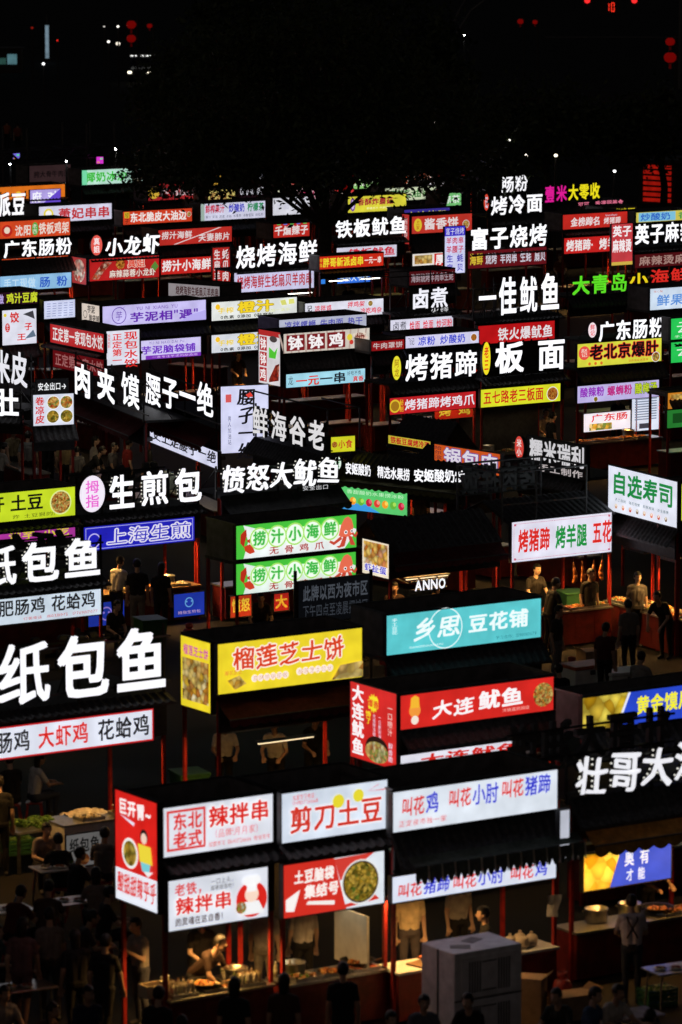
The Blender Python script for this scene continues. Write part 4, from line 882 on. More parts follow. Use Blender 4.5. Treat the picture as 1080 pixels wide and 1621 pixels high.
p = s.panel(891, 341, 364, 993, 334, 357, (200, 42, 34), st=.9); p.t('金榜蹄名', .12, .14, .58, .8, (238, 226, 226), 'k', brush=.6).t('烤猪蹄', .63, .2, .9, .7, (238, 226, 226), 'b', brush=.4).t('kaozhuti', .66, .74, .84, .9, WHT, 'n')
p = s.lower(893, 378, 403, 975, 372, 396, (206, 36, 34), st=.9); p.t('烤猪蹄·烤羊', .04, .12, .99, .9, (244, 238, 238), 'h'); s.finish(lamp='h'); S_JB = s
s = Stall('stall with white spicy soup lettering and a red white corner board', 'spicy soup stall', 1000, 392, 1130)
s.letters('英子麻辣烫', 1002, 355, 388, 1120, 346, 379); p = s.panel(968, 356, 421, 1001, 353, 418, (190, 60, 66), yo=-.5, name='corner_board'); p.t('英子', .04, .68, .96, .97, (240, 234, 236), 'h').t('麻辣烫', .04, .3, .96, .64, (240, 234, 236), 'h'); p.rect(0, .0, 1, .08, (200, 170, 70))
p = s.lower(1005, 404, 425, 1130, 395, 416, (90, 20, 24), st=.7); p.t('麻辣烫麻辣烫', .05, .12, .95, .88, (190, 150, 140), 'b'); s.finish(box=False); S_YZM = s
s = Stall('stall with separate green, yellow and red seafood lettering', 'green yellow red lettering stall', 900, 468, 1090)
s.letters('大青岛', 902, 437, 468, 992, 430, 461, c=(96, 226, 40), st=.95); s.letters('小', 993, 432, 454, 1024, 430, 452, c=(240, 214, 30), st=.95); s.letters('海鲜', 1025, 426, 452, 1090, 422, 448, c=(226, 44, 36), st=.9); s.finish(box=False); S_DQ = s
s = Stall('stall with pale blue white board of blue fried ice lettering', 'blue lettered fried ice stall', 1029, 491, 1130)
p = s.panel(1029, 458, 491, 1130, 450, 484, (206, 222, 240)); p.t('鲜果炒冰', .1, .14, .95, .72, (90, 140, 210), 'b', brush=.4).t('海心酸', .05, .8, .2, .92, (190, 110, 90), 'n'); s.finish(); S_XG = s
s = Stall('stall with yellow board of dark red fried mushroom lettering and purple oval', 'fried mushroom stall', 551, 337, 643)
p = s.panel(551, 312, 337, 643, 307, 332, (214, 206, 60)); p.t('香酥炸蘑菇', .16, .4, .78, .88, (160, 40, 50), 'h', brush=.3).t('鲜嫩多汁 外酥里嫩', .32, .14, .74, .3, (240, 240, 190), 'n'); p.disc(.08, .5, .2, (110, 60, 150), ry=.42); p.disc(.08, .5, .12, (200, 180, 220), ry=.3); s.finish(); S_MG = s
s = Stall('stall with green white board of bright green coconut ice lettering', 'coconut ice stall', 130, 293, 229)
p = s.panel(130, 270, 293, 229, 265, 288, (190, 232, 214), st=.95); p.t('椰奶冰沙', .05, .14, .72, .88, (60, 190, 60), 'h'); p.rect(0, 0, .08, 1, (120, 220, 170)); p.disc(.87, .4, .3, (160, 150, 120)).disc(.87, .45, .2, (235, 235, 225)); s.finish(); S_COCO = s
s = Stall('stall with unlit brown board given a weak glow, lettering faint', 'weakly glowing brown board stall', 47, 291, 112)
p = s.panel(47, 263, 291, 112, 260, 287, (66, 46, 48), st=.55); p.t('胯大骨牛肉面', .1, .3, .98, .7, (24, 16, 18), 'b'); s.finish(); S_BROWN = s  # unlit board; weak glow put into its face and lettering instead of lamplight
s = Stall('stall with orange strip board behind white bean lettering', 'orange strip bean stall', -20, 316, 104, zb=3.3)
p = s.panel(-20, 298, 318, 103, 291, 311, (226, 116, 30), st=.95); p.disc(.4, .3, .3, (240, 200, 60)); p = s.lower(48, 301, 324, 96, 299, 321, (176, 160, 226)); p.t('府 对', .05, .1, .9, .9, (240, 240, 250), 'h').poly([(.4, 0), (1, 0), (1, 1)], (100, 70, 200)); s.finish(); S_OR = s
s = Stall('stall with tall white bean lettering in a black frame', 'white bean lettering stall', -40, 343, 42)
s.letters('派派豆', -35, 305, 345, 41, 303, 341, st=1.1); s.finish(box=False); S_PD = s
s = Stall('stall with red board of white lettering half hidden under the leaves', 'leaf hidden red board stall', 235, 318, 330)
p = s.panel(235, 292, 319, 330, 286, 312, (176, 40, 44), st=.8); p.t('炸烤肠热狗', .2, .2, .98, .8, (230, 210, 214), 'b'); p.disc(.09, .5, .4, (220, 180, 60)); s.finish(); S_HD = s
s = Stall('stall with plain white board under the tree leaves beside the trunk', 'plain white board stall', 432, 341, 490)
p = s.panel(432, 314, 341, 490, 311, 338, (210, 210, 220)); p.t('冷面 凉皮', .1, .3, .9, .7, (190, 190, 210), 'n'); s.finish(); S_WB = s
s = Stall('small stall with red board of white spicy lettering near the trunk', 'red spicy lettering stall', 433, 378, 490)
p = s.panel(433, 356, 377, 490, 352, 373, (200, 44, 36), st=.85); p.t('千煸辣子', .03, .12, .97, .9, (240, 226, 226), 'h', brush=.6)
for i in range(5): p.rect(.1+i*.18, .94, .2+i*.18, 1.0, [(90, 200, 90), (90, 120, 230)][i % 2])
s.finish(); S_QB = s
s = Stall('stall with cyan and yellow board of blue yoghurt lettering', 'cyan yellow yoghurt stall', 1007, 352, 1090)
p = s.panel(1007, 337, 353, 1090, 332, 347, (220, 206, 90), st=.9); p.rect(.05, .05, .75, .95, (130, 200, 230)); p.t('炒酸奶', .08, .1, .66, .92, (50, 100, 200), 'b').t('香', .8, .1, .98, .9, (40, 150, 80), 'b'); s.finish(); S_SN = s
s = Stall('stall with magenta and yellow neon lettering above a thin pink neon line', 'magenta yellow neon stall', 858, 322, 990, zb=2.9)
s.letters('壹米', 860, 294, 322, 896, 292, 318, c=(226, 30, 150), st=.95); s.letters('大零收', 897, 292, 318, 948, 288, 314, c=(240, 226, 30), st=1.0); s.letters('可可 香满园美食', 914, 320, 331, 986, 315, 325, c=(236, 120, 150), st=.9, style='b', depth=.04); s.finish(box=False); S_NEON = s
s = Stall('stall with yellow lettered board peeping over the red box', 'yellow peeping board stall', 955, 345, 1008)
p = s.panel(955, 330, 345, 1008, 326, 341, (24, 20, 10), st=.9); p.t('烧烤啤酒', .05, .1, .95, .9, (240, 220, 40), 'h'); s.finish(); S_YB = s
# boards glimpsed through the leaves
for k, (x0, y0, x1, c, tc, tx, lb, sh) in enumerate((
    (330, 322, 372, (214, 196, 110), (120, 50, 30), '煎饼果子', 'stall with amber board glimpsed through the hanging leaves', 'amber board stall'),
    (378, 314, 420, (30, 14, 20), (240, 240, 250), 'COLD NOODLES', 'stall with dark board of white latin lettering behind leaves', 'latin lettered stall'),
    (440, 304, 500, (226, 226, 190), (190, 60, 60), '羊汤烧饼', 'stall with cream board behind the left of the trunk', 'cream board stall'),
    (545, 300, 600, (150, 214, 120), (250, 250, 240), '绿豆沙', 'stall with pale green board behind the leaves right of the trunk', 'pale green board stall'),
    (610, 318, 690, (214, 226, 190), (70, 140, 70), '豆浆油条', 'stall with whitish green board deep under the tree crown', 'whitish green board stall'),
    (672, 311, 712, (224, 220, 226), (200, 40, 40), '臭豆腐', 'stall with white board and red lettering under the crown edge', 'white board under crown stall'),
    (700, 327, 730, (120, 200, 120), (240, 250, 240), '凉茶', 'small stall with mint green board beside the crown edge', 'mint green board stall'),
    (690, 280, 748, (200, 40, 36), (250, 220, 90), '烤鸭', 'stall with glowing red board far under the tree', 'far glowing red board stall'),
    (395, 290, 445, (236, 236, 244), (60, 60, 80), '炸鸡排', 'stall with white board far behind the trunk, left side', 'far white board stall'),
    (300, 296, 350, (220, 170, 60), (150, 40, 30), '烤面筋', 'stall with golden board behind the hanging leaves', 'far golden board stall'),
    (470, 318, 520, (236, 200, 210), (190, 40, 90), '糖葫芦', 'stall with pink white board right behind the trunk', 'far pink board stall'),
    (575, 283, 640, (240, 240, 246), (40, 120, 60), '绿豆饼', 'stall with white board and green lettering deep behind the leaves', 'far white green stall'),
    (640, 296, 690, (236, 110, 70), (250, 240, 220), '烤生蚝', 'stall with coral board behind the leaves near the crown edge', 'far coral board stall'),
    (530, 322, 560, (226, 60, 60), (250, 240, 220), '烤串', 'small stall with scarlet board peeping beside the trunk', 'far scarlet board stall'),
    (640, 352, 712, (60, 50, 150), (236, 226, 90), '台湾烤肠', 'stall with blue board of yellow lettering behind the mushroom stall', 'blue board sausage stall'))):
    s = Stall(lb, sh, x0, y0, x1); p = s.panel(x0, y0-20, y0, x1, y0-23, y0-3, c, st=.85); p.t(tx, .06, .16, .94, .86, tc, 'b'); s.finish(); 

# ------------------------------------------------------------------ backs of the letters that face the next aisle
def back_letters(s, txt, x0, x1, z0, z1, y, c=(240, 240, 246)):
    cw = (x1-x0)/len(txt)
    for i, ch in enumerate(txt):
        me = letter_mesh(ch, cw*.94, z1-z0, .1, 'h'); me.materials.append(glow(c, 1.0)); me.materials.append(surf('letter_can', (.11, .11, .115), .5, .2, .3, 8))
        o = link('raised_letter', me, s.root, (x1-cw*i, y, z0), math.pi)
    for z in (z0+.12, z1-.15): box_obj('rail', x0-.05, x1+.05, y-.05, y-.012, z-.018, z+.018, DARK, s.root)
for q in ((S_ZG, '壮哥大油饼', .1, S_ZG.W-.1), (S_FISH1, '纸包鱼', 1.6, S_FISH1.W-.1), (S_FISH2, '纸包鱼', .9, S_FISH2.W-.1), (S_BUN, '生煎包', .5, S_BUN.W-.1)):
    back_letters(q[0], q[1], q[2], q[3], q[0].zb+.1, q[0].zb+.85, q[0].D-.05)
g = S_GRILL
for y in (0.05, g.D-.05):
    for z in (3.5, 4.25): bar('frame_bar', (-.25, y, z), (g.W*.75, y, z), .028, FRAME, g.root)
    for x in (-.25, g.W*.25, g.W*.75): bar('frame_bar', (x, y, 3.05), (x, y, 4.25), .028, FRAME, g.root)
for x in (-.25, g.W*.75): bar('frame_bar', (x, .05, 4.25), (x, g.D-.05, 4.25), .028, FRAME, g.root)
back_letters(g, '烤肉拌饭', -.2, g.W*.7, 3.5, 4.2, g.D-.1, (90, 220, 150))

# ------------------------------------------------------------------ people
def capsule(bm, p, q, r1, r2, seg=10):
    p, q = Vector(p), Vector(q)
    for c, r in ((p, r1), (q, r2)):
        bmesh.ops.create_uvsphere(bm, u_segments=seg, v_segments=7, radius=r, matrix=Matrix.Translation(c))
    add_bar(bm, p, q, r1, seg, r2)
def ball(bm, c, r, sx=1, sy=1, sz=1):
    bmesh.ops.create_uvsphere(bm, u_segments=14, v_segments=10, radius=1, matrix=Matrix.Translation(Vector(c)) @ Matrix.Diagonal((r*sx, r*sy, r*sz, 1)))
BODY = {}
def body(pose):
    """one continuous figure: tapered volumes fused into a single skin; returns (mesh, head centre, head tilt)"""
    if pose in BODY: return BODY[pose]
    lean, sit, arms, step = {'stand': (.04, 0, 'hang', 0), 'work': (.22, 0, 'work', 0), 'bend': (.75, 0, 'down', 0), 'phone': (.08, 0, 'phone', 0),
        'walk': (.06, 0, 'swing', .2), 'sit': (.14, 1, 'table', 0), 'eat': (.4, 1, 'table', 0), 'slump': (.3, 1, 'lap', 0), 'reach': (.3, 1, 'reach', 0)}[pose]
    hz = .45 if sit else .93
    pel = Vector((0, 0, hz)); up = Vector((0, -math.sin(lean), math.cos(lean)))
    spine = pel+up*.22; chest = pel+up*.40; neck = pel+up*.53; nk = neck+Vector((0, -.02-.05*lean, .075)); head = nk + Vector((0, -.035-.04*lean, .125))
    caps = []
    A = lambda p, q, r1, r2, t: caps.append((Vector(p), Vector(q), r1, r2, t))
    A(pel+Vector((-.07, 0, 0)), pel+Vector((.07, 0, 0)), .118, .118, 2)
    for sx in (-1, 1): A(pel+Vector((.06*sx, 0, .06)), chest+Vector((.075*sx, 0, -.02)), .105, .118, 1)
    A(spine+Vector((0, -.02, 0)), chest, .11, .125, 1)
    A(chest+Vector((-.11, .0, .08)), chest+Vector((.11, .0, .08)), .085, .085, 1)
    A(neck-up*.03, nk+Vector((0, 0, .05)), .058, .052, 0)
    hands = []
    for sx in (-1, 1):
        sh = chest+up*.075+Vector((.175*sx, 0, 0))
        if arms == 'hang': el, wr = sh+Vector((.05*sx, .03, -.28)), sh+Vector((.06*sx, -.04, -.53))
        elif arms == 'work': el, wr = sh+Vector((.07*sx, -.08, -.26)), sh+Vector((.0*sx, -.30, -.34))
        elif arms == 'down': el, wr = sh+Vector((.08*sx, -.10, -.25)), sh+Vector((.0*sx, -.26, -.43))
        elif arms == 'phone': el, wr = sh+Vector((.05*sx, -.08, -.27)), (sh+Vector((-.06*sx, -.27, -.14)) if sx > 0 else sh+Vector((.02, -.26, -.33)))
        elif arms == 'swing': el, wr = sh+Vector((.05*sx, .1*sx, -.27)), sh+Vector((.05*sx, .12*sx-.08, -.51))
        elif arms == 'lap': el, wr = sh+Vector((.07*sx, -.05, -.27)), sh+Vector((-.03*sx, -.24, -.38))
        elif arms == 'reach': el, wr = (sh+Vector((.05, -.2, -.18)), sh+Vector((.0, -.44, -.2))) if sx > 0 else (sh+Vector((-.06, -.05, -.28)), sh+Vector((-.03, -.27, -.4)))
        else: el, wr = sh+Vector((.08*sx, -.13, -.23)), sh+Vector((-.02*sx, -.36, -.24))
        mid = sh.lerp(el, .62)
        A(sh, mid, .062, .056, 1); A(mid, el, .045, .041, 0); A(el, wr, .041, .028, 0)
        d = (wr-el).normalized(); side = d.cross(Vector((0, 0, 1)));
        if side.length < .3: side = Vector((0, 1, 0)).cross(d)
        side.normalize(); nrm = d.cross(side).normalized()
        if nrm.z > 0: nrm = -nrm
        pm = wr+d*.085
        for k in (-.5, .5): A(wr+d*.01+side*k*.028, pm+side*k*.045, .021, .020, 0)
        for k, L in ((-1.5, .058), (-.5, .074), (.5, .078), (1.5, .068)):
            a = pm+side*k*.0225; b = a+d*L*.55+side*k*.004+nrm*.012; c = b+d*L*.4+nrm*.03
            A(a, b, .0105, .0098, 0); A(b, c, .0098, .0085, 0)
        ts = -sx if side.x > 0 else sx
        a = wr+d*.03+side*ts*.03; b = a+d*.035+side*ts*.03+nrm*.012; A(a, b, .0135, .0115, 0); A(b, b+d*.03+side*ts*.006+nrm*.008, .0112, .0095, 0)
        hp = pel+Vector((.085*sx, 0, -.02))
        if sit: kn, an = hp+Vector((.07*sx, -.42, .04)), hp+Vector((.06*sx, -.38, -.36))
        else: kn, an = Vector((.10*sx, -.02-step*sx*.5, .50)), Vector((.10*sx, .03-step*sx*1.2, .085))
        A(hp, kn, .098, .064, 2); A(kn, kn.lerp(an, .4)+Vector((0, .02, 0)), .064, .056, 2); A(kn.lerp(an, .4)+Vector((0, .02, 0)), an, .056, .042, 2)
        A(an+Vector((0, .03, -.035)), an+Vector((.01*sx, -.15, -.05)), .042, .036, 3)
    bm = bmesh.new()
    for c in caps: capsule(bm, *c[:4])
    ball(bm, head+Vector((0, .012, .022)), .1, .80, .98, 1.0); ball(bm, head+Vector((0, -.018, -.035)), .085, .78, .92, 1.0)
    ball(bm, head+Vector((0, -.03, -.088)), .045, .9, 1.1, .75)
    capsule(bm, head+Vector((0, -.095, .01)), head+Vector((0, -.112, -.026)), .010, .016, 8)
    for sx in (-1, 1): ball(bm, head+Vector((.082*sx, .015, -.012)), .03, .45, .8, 1.15)
    me0 = bpy.data.meshes.new('person_volume'); bm.to_mesh(me0); bm.free()
    o = bpy.data.objects.new('person_volume', me0); COL.objects.link(o)
    md = o.modifiers.new('fuse', 'REMESH'); md.mode = 'VOXEL'; md.voxel_size = .0105; md.adaptivity = 0
    sm = o.modifiers.new('smooth', 'SMOOTH'); sm.factor = .5; sm.iterations = 3
    dg = bpy.context.evaluated_depsgraph_get(); me = bpy.data.meshes.new_from_object(o.evaluated_get(dg)); me.name = 'person_body'
    bpy.data.objects.remove(o); bpy.data.meshes.remove(me0)
    n = len(me.polygons); C = np.zeros(n*3); me.polygons.foreach_get('center', C); C = C.reshape(-1, 3)
    best = np.full(n, 1e9); tg = np.zeros(n, int)
    for p, q, r1, r2, t in caps:
        p_, d = np.array(p), np.array(q-p); L = max(d @ d, 1e-9); u = np.clip((C-p_) @ d/L, 0, 1)
        dist = np.linalg.norm(C-(p_+u[:, None]*d), axis=1) - (r1+(r2-r1)*u)
        k = dist < best; best[k] = dist[k]; tg[k] = t
    H = C-np.array(head)
    hd = (np.linalg.norm(H*[1, .85, .8], axis=1) < .115) & (H[:, 2] > -.12); tg[hd] = 0
    for sx in (-1, 1): tg[np.linalg.norm((H-[.034*sx, -.088, .012])*[.7, 1, 1.5], axis=1) < .014] = 4
    tg[np.linalg.norm((H-[0, -.1, -.062])*[.5, .7, 1.8], axis=1) < .013] = 5
    me.polygons.foreach_set('material_index', tg.astype(np.int32)); me.polygons.foreach_set('use_smooth', np.ones(n, bool))
    for i in range(6): me.materials.append(None)
    BODY[pose] = (me, head); return BODY[pose]
HAIR = {}
def hair_mesh(kind):
    if kind in HAIR: return HAIR[kind]
    bm = bmesh.new(); bmesh.ops.create_uvsphere(bm, u_segments=24, v_segments=18, radius=1)
    for v in bm.verts:
        d = v.co.copy(); k = 1+.05*math.sin(d.x*11+d.z*7)*math.sin(d.y*13)
        v.co = Vector((d.x*.093*k, d.y*.113*k+.014, d.z*.116*k+.026))
    if kind == 'cap':
        pass
    dele = [v for v in bm.verts if (v.co.y < -.045 and v.co.z < .062) or (v.co.y < .02 and v.co.z < .0) or (v.co.z < -.065)]
    bmesh.ops.delete(bm, geom=dele, context='VERTS')
    if kind == 'long':
        for v in bm.verts:
            if v.co.z < .0 and v.co.y > .0: v.co.z = v.co.z*3.6 - .02; v.co.y += .01
    if kind == 'bun': bmesh.ops.create_uvsphere(bm, u_segments=10, v_segments=8, radius=.042, matrix=Matrix.Translation((0, .09, .11)))
    bmesh.ops.solidify(bm, geom=bm.faces[:], thickness=.01)
    me = bpy.data.meshes.new('hair'); bm.to_mesh(me); bm.free()
    for p in me.polygons: p.use_smooth = True
    me.materials.append(surf('black_hair', (.012, .010, .009), .45, 0, .4, 60, .4)); HAIR[kind] = me
    return me
SKIN = [surf('skin_%d' % i, c, .55, 0, .1, 20) for i, c in enumerate(((.52, .33, .23), (.46, .28, .19), (.58, .39, .29)))]
def cloth(c): return surf('cloth_%d_%d_%d' % c, lin(c), .85, 0, .18, 9, .35)
MOUTH, EYE, SHOE = surf('lips', (.3, .1, .09), .5), surf('eyes', (.015, .012, .012), .3), surf('shoes', (.05, .05, .055), .6)
def person(label, px, py, pose='stand', rz=0, shirt=(40, 40, 44), pants=(30, 32, 40), hair='short', scale=1.0, group=None, apron=None, z0=0.0):
    me, head = body(pose); top = head.z+.135
    L = at_z(px, py, top*scale+z0)
    r_ = R(rz); hx = -head.y*math.sin(r_)*scale*-1; off = np.array([-(-math.sin(r_)*head.y), -(math.cos(r_)*head.y)])*scale
    o = link('person', me, None, (L[0]+off[0], L[1]+off[1], z0), r_); o.scale = (scale,)*3
    tag(o, label, 'person', group or 'people in the market')
    for i, m in enumerate((rnd.choice(SKIN), cloth(shirt), cloth(pants), SHOE, EYE, MOUTH)):
        o.material_slots[i].link = 'OBJECT'; o.material_slots[i].material = m
    link('hair', hair_mesh(hair), o, head)
    if apron:
        bm = bmesh.new(); ck = Vector(body(pose)[1])
        for sx in (-1, 1):
            add_bar(bm, (sx*.08, .135, 1.42), (-sx*.09, .145, 1.12), .016, 5); add_bar(bm, (sx*.08, .12, 1.43), (sx*.08, -.1, 1.44), .016, 5)
            add_bar(bm, (sx*.17, .0, 1.0), (0, .15, 1.0), .014, 5); add_bar(bm, (0, .15, 1.0), (sx*.05, .17, .88), .012, 5)
        add_box(bm, -.15, .15, -.16, -.15, .62, 1.34)
        obj('apron', bm, cloth(apron), o)
    return o
BK, WH, GY, NV = (26, 26, 28), (216, 212, 204), (110, 108, 108), (34, 40, 62)
G_D = 'people eating at the market tables'
